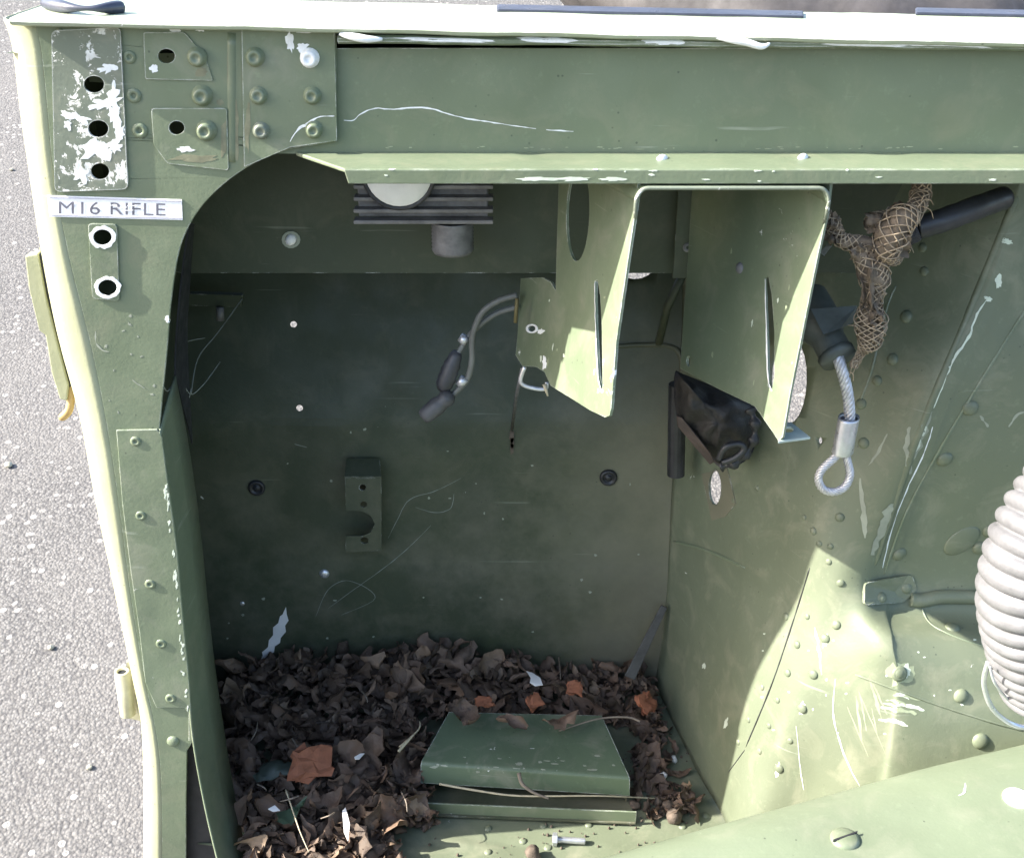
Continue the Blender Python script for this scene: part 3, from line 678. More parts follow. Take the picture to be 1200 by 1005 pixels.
for i in range(34):        # bead of chipped paint along the foot of the beam
    u = random.uniform(430, 1190); chip('beam', u, 174 + random.uniform(-2, 1), random.uniform(0.8, 4), random.uniform(0.4, 0.8), 0, 'pale_lit', body)
for i in range(22):
    u = random.uniform(410, 1190); chip('flip', u, random.uniform(196, 213), random.uniform(1, 5), random.uniform(0.6, 1.5), 0, 'scratch', body)
for u, w_ in ((630, 24), (672, 20), (720, 14)): chip('flip', u, 210, w_, 2.2, 0, 'scratch', body)
M['grime'] = simple('tan_grime', (0.185, 0.185, 0.118), 0.8, 0, 0.25, 120)
for tr, a in (('face', (269, 80, 3, 30)), ('face', (276, 150, 3.5, 34)), ('d3', (232, 186, 28, 4)), ('d2', (222, 50, 5, 10)), ('d2', (236, 84, 8, 5)), ('d3', (262, 165, 3, 20)), ('face', (70, 150, 3, 50)), ('face', (258, 120, 5, 3)), ('d4', (290, 150, 3, 26))): chip(tr, *a, 0, 'grime', corner, off=0.0001)
# torn bare metal on the rolled lip
for u, v, w_, h_ in ((425, 44, 26, 6), (868, 50, 26, 6), (892, 54, 10, 8), (640, 47, 30, 3), (780, 49, 22, 4), (1010, 52, 60, 2.5), (1120, 53, 60, 2), (520, 47, 60, 2)):
    chip('lip', u, v, w_, h_, 0.03, 'bare', body)
link('torn_edge', MB().tube(cat([P(838, 44, -0.011), P(855, 47, -0.012), P(875, 50, -0.012), P(893, 55, -0.012), P(902, 51, -0.011)], 5), [0.0006 + 0.0013 * math.sin(math.pi * i / 20) for i in range(21)], 8).me(), M['bare'], body, True)
link('torn_edge', MB().tube(cat([P(398, 40, -0.010), P(412, 43, -0.012), P(430, 46, -0.012), P(448, 46, -0.010)], 6), [0.0008 + 0.0013 * math.sin(math.pi * i / 18) for i in range(19)], 8).me(), M['bare'], body, True)
for i in range(20):        # white overpaint along the head of the gusset
    chip('d4' if i % 2 else 'face', random.uniform(285, 388) if i % 2 else random.uniform(160, 280), random.uniform(31, 38), random.uniform(4, 10), random.uniform(1.2, 3), 0)
# back wall marks
for i in range(34):
    u, v = random.uniform(260, 770), random.uniform(500, 790)
    chip('bw2', u, v, random.uniform(0.6, 2.0), random.uniform(0.6, 1.6), 0, 'pale', bw)
link('paint_chip', sheet_me([(335, 711), (336, 720), (338, 727), (334, 733), (335, 740), (329, 747), (328, 753), (322, 757), (321, 764), (314, 767), (309, 773), (303, 777), (308, 768), (307, 764), (314, 758), (315, 750), (320, 744), (320, 735), (326, 730), (328, 722), (331, 720)], [], YP(0.1962), 0.0004, 0.0), M['white'], bw, label='long white flake on the lower back wall')
for pts in ([(370, 722), (385, 690), (410, 680), (440, 700), (400, 720)], [(505, 615), (480, 640), (450, 665), (415, 690), (385, 712)], [(540, 560), (510, 575), (480, 585), (465, 610), (455, 630)], [(487, 594), (510, 600), (528, 595), (532, 578)]):
    scratch('bw2', pts, 0.00035, 'web', bw, off=0.0004)
scratch('bw', [(345, 520), (360, 524)], 0.0004, 'web', bw)
bead('bw', [(722, 406), (750, 404), (782, 405), (796, 414), (799, 440), (795, 488)], 0.0022, M['green_in'], 'pressed_ridge', bw)
def smear(tree, u, v, w, h, a, parent): chip(tree, u, v, w, h, a, 'pale', parent)
# grommets
def grommet(u, v, r, tree, parent):
    p, n = hit(TREES[tree], u, v); r = r * (p - CAM).dot(FW) / F
    link('rubber_grommet', MB().lathe(p, n, [(r, 0), (r * 0.98, r * 0.25), (r * 0.8, r * 0.38), (r * 0.62, r * 0.34), (r * 0.55, r * 0.15), (r * 0.4, r * 0.15), (r * 0.34, r * 0.36), (r * 0.1, r * 0.4)], 20).me(), M['black'], parent, True)
grommet(713, 559, 10.5, 'bw2', bw); grommet(301, 571, 10, 'bw2', bw)
for u, v in ((313, 799), (397, 790), (284, 707), (380, 672)): fastener('bw2', u, v, 6 if u != 284 else 3, 'dome', M['zinc'], bw)
for i in range(3): link('wall_stain', sheet_me(blob(600, 512 + i * 7, 3 - i * .5, 7, 0, i), [], YP(0.1985), 0.0004), M['dirt'], bw)
# small bracket and bolt at the upper left inside
link('cable_clip', slab3([[P(u, v, 0.19) for u, v in ((218, 344), (284, 346), (283, 360), (218, 358))]], Vector((0, -1, 0)), 0.006), M['green_in'], bw, False, 0.0005)
link('bolt', MB().tube([P(258, 360, 0.185), P(258, 375, 0.185)], 0.003, 8).me(), M['grey_metal'], bw, True)

# ------------------------------------------------------------------ foreground sill, lower right
za = 0.15
e1 = [PZ(u, v, za) for u, v in ((380, 1098), (500, 1060), (600, 1029), (690, 1003), (830, 963), (960, 928), (1080, 895), (1200, 866), (1500, 792))]
e2 = [PZ(u, v, za + 0.009) for u, v in ((430, 1130), (560, 1084), (680, 1043), (800, 1003), (900, 978), (1000, 954), (1100, 934), (1200, 912), (1500, 850))]
A, B = cat(e1, 6), cat(e2, 6)
DL = (A[-8] - A[8]); DN = Vector((DL.y, -DL.x, 0)).normalized()
m_ = min(len(A), len(B)); B = [a_ + DN * max(0.004, min(((q_ - a_).dot(DN) for q_ in B), key=lambda d_: abs(d_ - (B[min(i_, len(B) - 1)] - a_).dot(DN))) ) + Vector((0, 0, 0.009)) for i_, a_ in enumerate(A)]
rws = []
for a, b in zip(A, B):
    dn_ = DN
    row = [a + Vector((0, 0, -0.05)) + dn_ * 0.002, a + Vector((0, 0, -0.008)), a + Vector((0, 0, -0.003)) + dn_ * 0.0012, a + dn_ * 0.004 + Vector((0, 0, -0.0006)), a.lerp(b, 0.5) + Vector((0, 0, 0.0012)), b + dn_ * -0.004, b + dn_ * 0.003 + Vector((0, 0, 0.0006)), b + dn_ * 0.03 + Vector((0, 0, 0.0008)), b + dn_ * 0.12 + Vector((0, 0, 0.0)), b + dn_ * 0.22 + Vector((0, 0, -0.002)), b + dn_ * 0.23 + Vector((0, 0, -0.010)), b + dn_ * 0.23 + Vector((0, 0, -0.30))]
    rws.append(row)
sill = panel('sill_panel', grid_me(rws), M['sill'], smooth=True, bevel=0, key='sill', label='bright green sill crossing the lower right corner')
p, n = hit(TREES['sill'], 990, 983)
sc = link('screw', MB().lathe(p, n, [(0.0085, -0.0002), (0.0082, 0.0012), (0.0065, 0.0021), (0.003, 0.0024), (0.0002, 0.0025)], 22).me(), M['green_worn'], sill, True)
link('screw_slot', MB().box(p + n * 0.0023, (PZ(1004, 977, za) - PZ(976, 987, za)) * 0.5, Vector((0.0003, 0.0007, 0)), n * 0.0004).me(), M['black'], sill)
p, n = hit(TREES['sill'], 1192, 935)
if p: link('screw', MB().lathe(p, n, [(0.0085, -0.0002), (0.0082, 0.0012), (0.0065, 0.0021), (0.003, 0.0024), (0.0002, 0.0025)], 22).me(), M['bare'], sill, True)
scratch('sill', [(1131, 917), (1130, 927), (1123, 932)], 0.0006, 'bare', sill)

# ------------------------------------------------------------------ label tape
TAPE = [(55, 229), (213, 234), (214, 258), (58, 254)]
tape = link('label_tape', sheet_me(TAPE, [], YP(0), 0.0004, 0.0005), M['tape'], corner, label='white label tape reading M16 RIFLE')
for a, b in (((57, 231), (212, 236)), ((60, 252), (213, 256))):
    link('tape_border', MB().tube([P(*a, -0.0006), P(*b, -0.0006)], 0.0003, 4).me(), M['ink_line'], tape)
fc = bpy.data.curves.new('t', 'FONT'); fc.body = 'M16 RIFLE'; fc.size = 1; fc.extrude = 0.0;  fc.space_character = 1.06
to = bpy.data.objects.new('t', fc); COL.objects.link(to); bpy.context.view_layer.update()
tm = bpy.data.meshes.new_from_object(to.evaluated_get(bpy.context.evaluated_depsgraph_get())); bpy.data.objects.remove(to)
xs = [v.co.x for v in tm.vertices]; ys = [v.co.y for v in tm.vertices]; x0, x1, y0, y1 = min(xs), max(xs), min(ys), max(ys)
for v_ in tm.vertices:
    s = (v_.co.x - x0) / (x1 - x0); q = (v_.co.y - y0) / (y1 - y0)
    v_.co = P(69 + 125 * s, 250.5 + 2.5 * s - 14.5 * q, -0.0007)
link('lettering', tm, M['ink'], tape)
for u, v in ((131, 240.5), (143, 243), (155, 241), (150, 246.5)):
    link('tape_scuff', sheet_me([(u - 6, v), (u + 6, v - 0.5), (u + 6, v + 0.35), (u - 6, v + 0.7)], [], YP(0), 0.0001, 0.0010), M['tape'], tape)

# ------------------------------------------------------------------ hinge and latch on the outer side
def side_poly(name, pts, Y, th, mat, par, **kw): return link(name, sheet_me(pts, [], YP(Y), th), mat, par, False, 0.0008, **kw)
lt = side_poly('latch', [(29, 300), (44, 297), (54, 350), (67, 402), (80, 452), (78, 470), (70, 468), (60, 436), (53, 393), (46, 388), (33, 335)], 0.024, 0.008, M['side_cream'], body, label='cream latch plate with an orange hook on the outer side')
side_poly('slit_shade', [(43, 297), (49, 298), (60, 350), (73, 402), (84, 452), (80, 455), (66, 402)], 0.026, 0.004, M['black'], lt)  # black sheet painting the dark slit beside the latch plate
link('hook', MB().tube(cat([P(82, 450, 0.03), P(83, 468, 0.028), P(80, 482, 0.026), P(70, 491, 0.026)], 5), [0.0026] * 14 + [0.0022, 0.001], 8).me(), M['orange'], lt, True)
side_poly('slit_shade', [(40, 296), (47, 298), (64, 352), (90, 446), (86, 462), (56, 352)], 0.034, 0.004, M['black'], lt)  # second black sheet, deeper in, for the same dark slit
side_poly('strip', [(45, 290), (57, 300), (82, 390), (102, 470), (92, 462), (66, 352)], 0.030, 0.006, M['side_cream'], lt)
a, b = P(143, 786, 0.028), P(150, 836, 0.028); ax = (b - a).normalized()
hg = link('hinge', MB().lathe(b, -ax, [(0.0055, 0), (0.0055, (b - a).length), (0.0034, (b - a).length), (0.0032, (b - a).length - 0.012)], 18).me(), M['hinge'], body, True, label='cream hinge barrel on the outer side near the bottom')
link('bore', MB().lathe(a + ax * 0.0015, -ax, [(0.0034, 0), (0.001, 0.0001)], 14).me(), M['black'], hg)
side_poly('leaf_plate', [(148, 775), (158, 778), (166, 845), (150, 842)], 0.034, 0.004, M['hinge'], hg)

# ------------------------------------------------------------------ hanging bracket (bent sheet with two legs)
br = thing('mounting_bracket', P(850, 216, -0.02), 'olive bent sheet bracket with two slotted legs hanging under the beam', 'bracket')
pL = plane3(P(745, 235, -0.034), P(711, 487, -0.052), P(652, 300, 0.055))
pR = plane3(P(970, 240, -0.034), P(915, 514, -0.052), P(800, 320, 0.075))
legL = [(655, 200), (748, 200), (746, 236), (735, 310), (722, 400), (716, 478), (714, 487), (709, 489), (690, 480), (668, 466), (645, 452), (638, 436), (628, 430), (612, 429), (604, 416), (606, 396), (610, 326), (635, 325), (645, 330), (651, 340), (652, 300)]
holeL = [ell(677, 250, 13.5, 56, 28, 0.03), ell(623, 385, 5, 4, 14), [(697, 330), (700, 328), (703, 345), (705, 380), (706, 452), (704, 458), (701, 440), (698, 380)]]
L_ = link('leg', sheet_me(legL, holeL, pL, 0.0018), M['green_worn'], br, False, 0.0004, label='left leg with a tall oval opening and side tab')
TREES['legL'] = bvh(sheet_me(legL, [], pL, 0.0018))
legR = [(812, 200), (975, 200), (969, 250), (958, 300), (938, 400), (926, 460), (917, 512), (912, 517), (905, 506), (884, 476), (840, 455), (797, 432), (800, 380), (806, 300)]
holeR = [[(896, 326), (900, 324), (904, 345), (907, 390), (907, 440), (904, 458), (900, 452), (899, 400), (897, 360)], ell(807, 423, 2.5, 6, 12)]
R_ = link('leg', sheet_me(legR, holeR, pR, 0.0018), M['green_worn'], br, False, 0.0004, label='right leg with a curved slot and a foot at its tip')
TREES['legR'] = bvh(sheet_me(legR, [], pR, 0.0018))
# bright rims of the slots
for tr, pts, o in (('legL', [(697, 332), (698, 380), (701, 440), (705, 457)], L_), ('legR', [(897, 327), (898, 380), (900, 440), (905, 458)], R_)):
    scratch(tr, pts, 0.0007, 'bare', o, off=0.0002)
fastener('legR', 867, 314, 7, 'dome', M['grey_metal'], R_, 'bolt')
for tr, o, rng in (('legL', L_, (620, 715, 340, 460)), ('legR', R_, (830, 940, 260, 470))):
    for i in range(10): chip(tr, random.uniform(rng[0], rng[1]), random.uniform(rng[2], rng[3]), random.uniform(0.4, 1.1), random.uniform(0.6, 4.5), 0.15, random.choice(('pale_lit', 'scratch')), o)
link('washer', sheet_me(ell(623, 385, 7, 5.5, 16), [ell(623, 385, 4.5, 3.6, 16)], pL, 0.0004, 0.0004), M['bare'], L_)
chip('legL', 634, 388, 4, 3, 0, 'bare', L_); chip('legL', 638, 425, 2.5, 7, 0, 'bare', L_)
# web of the bracket, rounded into the legs
zw = zb - 0.0012
def web(Y):
    a = P(745, 240, Y); b = P(971, 240, Y); a.z = b.z = zw
    o = []
    for k in range(7):
        t = R(90) * k / 6; o.append(Vector((a.x + 0.006 - 0.006 * math.sin(R(90) - t) - 0.0, Y, zw - 0.008 + 0.008 * math.sin(t))))
    for k in range(7):
        t = R(90) * k / 6; o.append(Vector((b.x - 0.006 + 0.006 * math.sin(t), Y, zw - 0.008 + 0.008 * math.cos(t))))
    return o
w0, w1 = web(-0.0385), web(-0.0335)
shift = [(-0.0, 0.0)]
wr = []
for Y, sh in ((-0.0375, 0), (-0.034, -0.0012), (0.0, -0.018), (0.05, -0.040)):
    wr.append([q + Vector((sh, 0, 0)) for q in web(Y)])
for r0 in wr:
    pass
link('web', grid_me(wr, 0.0018), M['green_worn'], br, True)
edge = [Vector((q.x, -0.0375, q.z)) for q in web(-0.0375)]
link('rim', MB().tube([P(744, 262, -0.0345)] + [q + Vector((0, 0.0, -0.0006)) for q in edge] + [P(966, 262, -0.0345)], 0.0011, 6).me(), M['green_chip'], br, True, label='worn front edge of the bracket')
# foot of the right leg
fo = [P(912, 516, -0.0395), P(950, 511, -0.030), P(927, 493, -0.012), P(914, 494, -0.016)]
zfo = P(912, 516, -0.052).z; fo = [PZ(u, v, zfo) for u, v in ((912, 517), (950, 512), (927, 494), (913, 496))]
link('foot', slab3([fo, [PZ(u, v, zfo) for u, v in ell(924, 503, 6, 3.2, 12)]], Vector((0, 0, 1)), 0.0016), simple('bare_blue_grey_metal', (0.36, 0.43, 0.40), 0.45, 0.2, 0.2), br, False, 0.0005)
wire = cat([P(615, 430, 0.05), P(610, 446, 0.05), P(618, 453, 0.05), P(638, 456, 0.05), P(641, 448, 0.05)], 5)
wk = thing('wire_hook', wire[0], 'small bent steel wire hook under the left bracket leg tab', 'hook')
link('wire', MB().tube(wire, 0.0014, 8).me(), M['zinc'], wk, True)
link('cord_end', MB().tube([P(638, 450, 0.048), P(642, 464, 0.046)], [0.0016, 0.0006], 6).me(), M['straw'], wk, True)
link('rod', MB().tube([P(612, 432, 0.06), P(605, 465, 0.12), P(600, 503, 0.197)], 0.0013, 6).me(), M['grey_metal'], wk, True)
link('yellowed_edge', MB().tube([P(606, 350, 0.075), P(604, 378, 0.075)], 0.0013, 6).me(), simple('yellowed_sealant', (0.12, 0.10, 0.04), 0.7), wk, True)

# ------------------------------------------------------------------ finned box under the rail
fb = thing('finned_box', P(496, 262, 0.06), 'dull grey finned metal box with round connector fixed to the inner rail', 'electrical box')
yb0, yb1 = 0.055, 0.098
def xz(u, v, Y): q = P(u, v, Y); return q.x, q.z
x0, z0 = xz(418, 258, yb0); x1, z1 = xz(575, 190, yb0)
link('housing', zbox(x0 + 0.001, x1 - 0.002, yb0 + 0.004, yb1, z0 + 0.001, z1).me(), M['grey_metal'], fb, False, 0.0008)
for i, v in enumerate((218, 232, 246, 259)):
    x0, z = xz(415, v, yb0); x1, _ = xz(578, v, yb0)
    link('fin', zbox(x0, x1, yb0 - 0.003, yb0 + 0.006, z - 0.0012, z + 0.0012).me(), M['grey_metal'], fb, False, 0.0005)
c = P(530, 262, 0.068)
link('connector', MB().lathe(c + Vector((0, 0, 0.002)), Vector((0, 0, -1)), [(0.0128, 0)] + [(0.0128 + (0.0006 if i % 2 else 0), 0.0012 * i) for i in range(1, 16)] + [(0.012, 0.0205), (0.002, 0.021)], 24).me(), M['grey_metal'], fb, True)
pc = P(467, 203, yb0 - 0.006)
link('rim', MB().lathe(pc, Vector((0, -1, 0)), [(0.0225, -0.004), (0.0225, 0.001), (0.0212, 0.0015), (0.0205, 0.0008), (0.0195, 0.0005)], 32).me(), M['black'], fb, True)
link('lens', MB().lathe(pc, Vector((0, -1, 0)), [(0.0200, 0.0008), (0.0195, 0.0016), (0.008, 0.0022), (0.0005, 0.0023)], 32).me(), M['white'], fb, True, label='pale mottled round disc in a dark rim')  # white disc; brightness seen inside the rim is put into its colour

# ------------------------------------------------------------------ cables with plugs
cb = thing('plug_lead', P(604, 356, 0.08), 'pair of grey cables ending in two black plugs, hanging left of the bracket', 'cable')
c1 = cat([P(606, 346, 0.09), P(585, 352, 0.09), P(566, 365, 0.09), P(556, 385, 0.09), P(553, 400, 0.09), P(553, 422, 0.09), P(547, 445, 0.09), P(530, 463, 0.09)], 7)
c2 = cat([P(605, 360, 0.095), P(582, 367, 0.095), P(563, 380, 0.095), P(548, 396, 0.095), P(536, 416, 0.092)], 7)
link('cable', MB().tube(c1, 0.0021, 10).me(), M['cable'], cb, True); link('cable', MB().tube(c2, 0.0020, 10).me(), M['cable'], cb, True)
for a, b in ((P(546, 394, 0.0935), P(541, 401, 0.0935)), (P(545, 443, 0.09), P(538, 451, 0.09))):
    link('crimp_ring', MB().tube([a, b], 0.0033, 12).me(), M['zinc'], cb, True)
def plug(a, b, prof, mat):
    q = [a.lerp(b, i / (len(prof) - 1)) for i in range(len(prof))]
    return link('plug', MB().tube(q, prof, 12).me(), mat, cb, True)
plug(P(536, 412, 0.092), P(518, 457, 0.09), [.003, .0042, .0050, .0050, .0062, .0056, .0064, .0058, .0065, .0060, .0062, .0052, .0035], M['plug'])
plug(P(530, 461, 0.088), P(496, 489, 0.085), [.0030, .0058, .0064, .0052, .0062, .0066, .0062, .0062, .0060, .005], simple('grey_plug_plastic', (0.065, 0.066, 0.07), 0.5, 0, 0.4))

# ------------------------------------------------------------------ clip bracket on the back wall
cl = thing('clip_bracket', P(425, 645, 0.19), 'small green clip with three holes and a notch fixed on the back wall', 'bracket')
out = [(404, 560), (447, 560), (447, 645), (405, 647), (405, 628), (424, 628), (434, 624), (439, 614), (434, 604), (424, 599), (405, 598)]
link('plate', sheet_me(out, [ell(425, 571, 4, 3.5, 12), ell(426, 591, 4, 3.5, 12), ell(427, 633, 4.5, 4, 12)], YP(0.178), 0.0018), M['green_in'], cl, False, 0.0004)
a = P(404, 560, 0.178); b = P(447, 560, 0.178); c = P(445, 538, 0.197); d = P(406, 538, 0.197)
link('bent_tab', slab3([[a, b, c, d]], (b - a).cross(c - a).normalized() * -1, 0.0016), M['green_in'], cl, False, 0.0004)
a = P(404, 560, 0.1798); b = P(405, 647, 0.1798)
link('side_lip', slab3([[P(446, 560, 0.1796), P(447, 645, 0.1796), P(446, 645, 0.197), P(445, 555, 0.197)]], Vector((1, 0, 0)), 0.0015), M['green_in'], cl)
chk = thing('oddment', (0, 0, 0), '', ''); bpy.data.objects.remove(chk)

# ------------------------------------------------------------------ black hose, netting, rubber sleeve, wire rope
hs = thing('black_hose_end', P(1108, 258, 0.0), 'short black taped hose end sticking out under the beam at the right', 'hose')
q = cat([P(1176, 232, 0.02), P(1140, 245, 0.002), P(1105, 258, -0.005), P(1075, 267, -0.005)], 8)
link('hose', MB().tube(q, [0.0068 + 0.0005 * noise.noise(x * 200) for x in q], 16).me(), M['black'], hs, True)
q = cat([P(1074, 267, -0.005), P(1055, 275, -0.004), P(1036, 281, -0.002)], 8)
link('frayed_sleeve', MB().tube(q, [0.0078 + 0.0012 * noise.noise(x * 260) for x in q], 14).me(), simple('woven_black_fabric', (0.03, 0.03, 0.032), 0.85, 0, 0.6, 300, 1.0, 500, 0.0015), hs, True)
nett = thing('netting', P(1020, 380, -0.0100), 'torn brown mesh netting knotted around the hose and hanging beside the wire rope', 'netting')
def net(path, rad, nst=7, turns=5.0, core=True, rw=0.0004):
    q = cat(path, 10); N = len(q); rr = [rad[min(int(i / (N - 1) * (len(rad) - 1)), len(rad) - 2)] * (1 - (i / (N - 1) * (len(rad) - 1)) % 1) + rad[min(int(i / (N - 1) * (len(rad) - 1)) + 1, len(rad) - 1)] * ((i / (N - 1) * (len(rad) - 1)) % 1) for i in range(N - 1)] + [rad[-1]]
    b = MB()
    fr = []; prev = Vector((1, 0, 0))
    for i, p in enumerate(q):
        t = (q[min(i + 1, N - 1)] - q[max(i - 1, 0)]).normalized(); s = (prev - t * prev.dot(t)).normalized(); prev = s; fr.append((p, s, t.cross(s)))
    for s0 in range(nst):
        for sg in (-1, 1):
            pts = []
            for i, (p, s, u) in enumerate(fr):
                for sub in (0,):
                    a = 2 * math.pi * s0 / nst + sg * turns * 2 * math.pi * i / N / 2
                    k = rr[i] * (1 + 0.35 * noise.noise(p * 180 + Vector((s0, sg, 0))) + 0.3 * noise.noise(p * 70))
                    pts.append(p + (s * math.cos(a) + u * math.sin(a)) * k)
            b.tube(pts, rw, 4)
    link('mesh_strands', b.me(), M['net'], nett, True)
    if core:
        vs, fs = tube_data(q, [x * 0.90 for x in rr], 12); vs = [v + Vector((noise.noise(v * 160), noise.noise(v * 160 + Vector((9, 0, 0))), 0)) * 0.0034 for v in vs]
        link('cloth_core', mesh(vs, fs), M['net_in'], nett, True)
net([P(1024, 292, -0.0160), P(1028, 320, -0.0160), P(1022, 350, -0.0160), P(1020, 375, -0.0160), P(1019, 398, -0.0160), P(1010, 412, -0.0140), P(1000, 430, -0.0140)], [.0050, .0068, .0054, .0078, .0062, .0026, .0018], 9, 5)
net([P(966, 246, -0.0180), P(975, 262, -0.0180), P(985, 280, -0.0180), P(1005, 285, -0.0180), P(1024, 290, -0.0160)], [.002, .0045, .0035, .0050, .0060], 6, 4)
net([P(1078, 200, -0.0100), P(1080, 225, -0.0100), P(1070, 248, -0.0180), P(1052, 262, -0.0220), P(1040, 290, -0.0220), P(1048, 305, -0.0200)], [.004, .005, .005, .0085, .0075, .003], 7, 5)
net([P(1015, 262, -0.0100), P(1035, 262, -0.0080), P(1048, 290, -0.0080), P(1044, 310, -0.0080)], [.003, .008, .008, .003], 7, 3)
net([P(1000, 290, -0.0160), P(1012, 305, -0.0190), P(1022, 330, -0.0160)], [.003, .006, .006], 6, 2)
for i in range(26):
    u0, v0 = random.choice(((1020, 300), (1030, 340), (1015, 390), (990, 284), (1055, 270), (1072, 235), (1005, 425))); u0 += random.uniform(-12, 12); v0 += random.uniform(-14, 14)
    a = random.uniform(0, 6.28); L = random.uniform(8, 26); y0 = -0.022
    q = cat([P(u0, v0, y0), P(u0 + L * .5 * math.cos(a) + random.uniform(-4, 4), v0 + L * .5 * math.sin(a), y0 - 0.002), P(u0 + L * math.cos(a) * .8, v0 + L * math.sin(a) + 5, y0 + 0.001)], 4)
    link('loose_fibre', MB().tube(q, 0.00032, 3).me(), M['net'], nett, True)
for k_, (u0, v0, y0, w_, h_) in enumerate(((1046, 284, -0.024, 20, 15), (1034, 262, -0.018, 17, 13), (1012, 296, -0.022, 15, 10), (1058, 252, -0.016, 14, 16), (1018, 340, -0.022, 10, 24), (976, 268, -0.02, 9, 16), (1026, 372, -0.022, 9, 14))):
    g_ = []
    for a_ in range(9):
        row_ = []
        for b_ in range(9):
            x_, z_ = (a_ / 4 - 1), (b_ / 4 - 1); rr_ = max(abs(x_), abs(z_)); e_ = 1 + 0.5 * noise.noise(Vector((x_ * 2.2, z_ * 2.2, k_ * 5.0))) * rr_
            row_.append(P(u0 + x_ * w_ * e_ + 4 * noise.noise(Vector((x_ * 3, z_ * 3, k_))), v0 + z_ * h_ * e_, y0 + 0.012 * noise.noise(Vector((x_ * 1.8, z_ * 1.8, k_ * 2 + 1))) + 0.006 * noise.noise(Vector((x_ * 5, z_ * 5, k_ * 3)))))
        g_.append(row_)
    link('torn_cloth', grid_me(g_), M['net_in'], nett, True)
# foil-like shred
link('torn_shred', mesh([P(966, 290, -0.008), P(978, 278, -0.01), P(975, 288, -0.012), P(966, 300, -0.009), P(961, 296, -0.006)], [(0, 1, 2), (0, 2, 3), (0, 3, 4)]), M['rope'], nett)
rs = thing('wire_rope', P(975, 560, -0.0240), 'steel wire rope with crimped sleeve and teardrop loop hanging from a grey rubber tube', 'cable')
q = [P(945, 352, 0.0310), P(962, 382, 0.0110), P(980, 416, -0.0080)]
qq = cat(q, 10)
link('rubber_tube', MB().tube(qq, [0.0135 if i < 11 else 0.0135 - 0.0035 * min(1, (i - 11) / 3) for i in range(len(qq))], 20).me(), M['rubber_grey'], rs, True)
link('tube_lip', MB().tube([P(979, 414, -0.0075), P(983, 421, -0.0110)], [0.0112, 0.0108], 20).me(), M['rubber_grey'], rs, True)
pb, nb = P(975, 378, -0.0020), None
link('clamp_flap', mesh([P(950, 362, -0.0040), P(1005, 358, 0.0060), P(1000, 378, 0.0040), P(985, 385, -0.0060), P(965, 392, -0.0100)], [(0, 1, 2, 3, 4)]), M['rubber_grey'], rs)
def rope(path, R0, nst=6, pitch=0.022, closed=False, n=14):
    q = cat(path, n); L = 0; b = MB(); fr = []; prev = Vector((1, 0.1, 0)); N = len(q)
    for i, p in enumerate(q):
        t = (q[min(i + 1, N - 1)] - q[max(i - 1, 0)]).normalized(); s = (prev - t * prev.dot(t)).normalized(); prev = s
        if i: L += (p - q[i - 1]).length
        fr.append((p, s, t.cross(s), L))
    for k in range(nst):
        b.tube([p + (s * math.cos(2 * math.pi * (k / nst + l / pitch)) + u * math.sin(2 * math.pi * (k / nst + l / pitch))) * R0 * 0.62 for p, s, u, l in fr], R0 * 0.42, 7)
    return b
link('rope', rope([P(979, 405, -0.0040), P(984, 425, -0.0120), P(991, 450, -0.0140), P(995, 475, -0.0140), P(995, 500, -0.0140), P(992, 530, -0.0140)], 0.0034, 6, 0.018).me(), M['rope'], rs, True)
lp = [P(989, 522, -0.0140), P(978, 536, -0.0160), P(964, 549, -0.0170), P(959, 561, -0.0170), P(965, 573, -0.0170), P(978, 576, -0.0170), P(990, 570, -0.0160), P(996, 556, -0.0150), P(993, 540, -0.0140), P(989, 522, -0.0130)]
link('loop', rope(lp, 0.0025, 6, 0.014).me(), M['rope'], rs, True)
a, b = P(995, 488, -0.0140), P(987, 531, -0.0140); ax = (b - a)
link('crimp_sleeve', MB().lathe(a, ax, [(0.0062, 0.0015), (0.0073, 0), (0.0075, 0.002), (0.0074, ax.length * 0.5), (0.0076, ax.length - 0.001), (0.0070, ax.length), (0.004, ax.length - 0.0005)], 22, 0.8).me(), M['zinc'], rs, True)

# ------------------------------------------------------------------ dark pouch and tube behind the right leg
pu = thing('rubber_boot', P(838, 550, 0.09), 'crumpled dark brown rubber boot behind the right bracket leg', 'boot')
bo = cat([(a_, b_, 0) for a_, b_ in ((791, 436), (800, 438), (840, 454), (878, 472), (885, 490), (886, 515), (879, 535), (862, 546), (846, 548), (836, 541), (815, 518), (796, 497), (790, 465))], 3, True)
vs, fs = [], []; NB = len(bo); NR = 9
for sgn in (1, -1):
    for k in range(NR):
        sR = 1 - k / NR
        for q in bo:
            u_, v_ = 842 + (q.x - 842) * sR, 494 + (q.y - 494) * sR
            w1 = Vector((u_ * 0.030 + v_ * 0.012, v_ * 0.022, 3)); w2 = Vector((u_ * 0.075, v_ * 0.05, 8))
            fold = (1 - abs(noise.noise(w1)) * 3.2) * 0.005 + (1 - abs(noise.noise(w2)) * 3) * 0.002
            vs.append(P(u_, v_, 0.098 - sgn * ((0.016 * (1 - sR ** 3)) + fold * min(1, (1 - sR) * 4))))
    vs.append(P(842, 494, 0.098 - sgn * 0.020))
TB = NB * NR + 1
for sgn, o_ in ((1, 0), (-1, TB)):
    for k in range(NR - 1):
        for i_ in range(NB):
            j_ = (i_ + 1) % NB; fs.append((o_ + k * NB + i_, o_ + k * NB + j_, o_ + (k + 1) * NB + j_, o_ + (k + 1) * NB + i_))
    for i_ in range(NB): fs.append((o_ + (NR - 1) * NB + i_, o_ + (NR - 1) * NB + (i_ + 1) % NB, o_ + NB * NR))
for i_ in range(NB): j_ = (i_ + 1) % NB; fs.append((i_, j_, TB + j_, TB + i_))
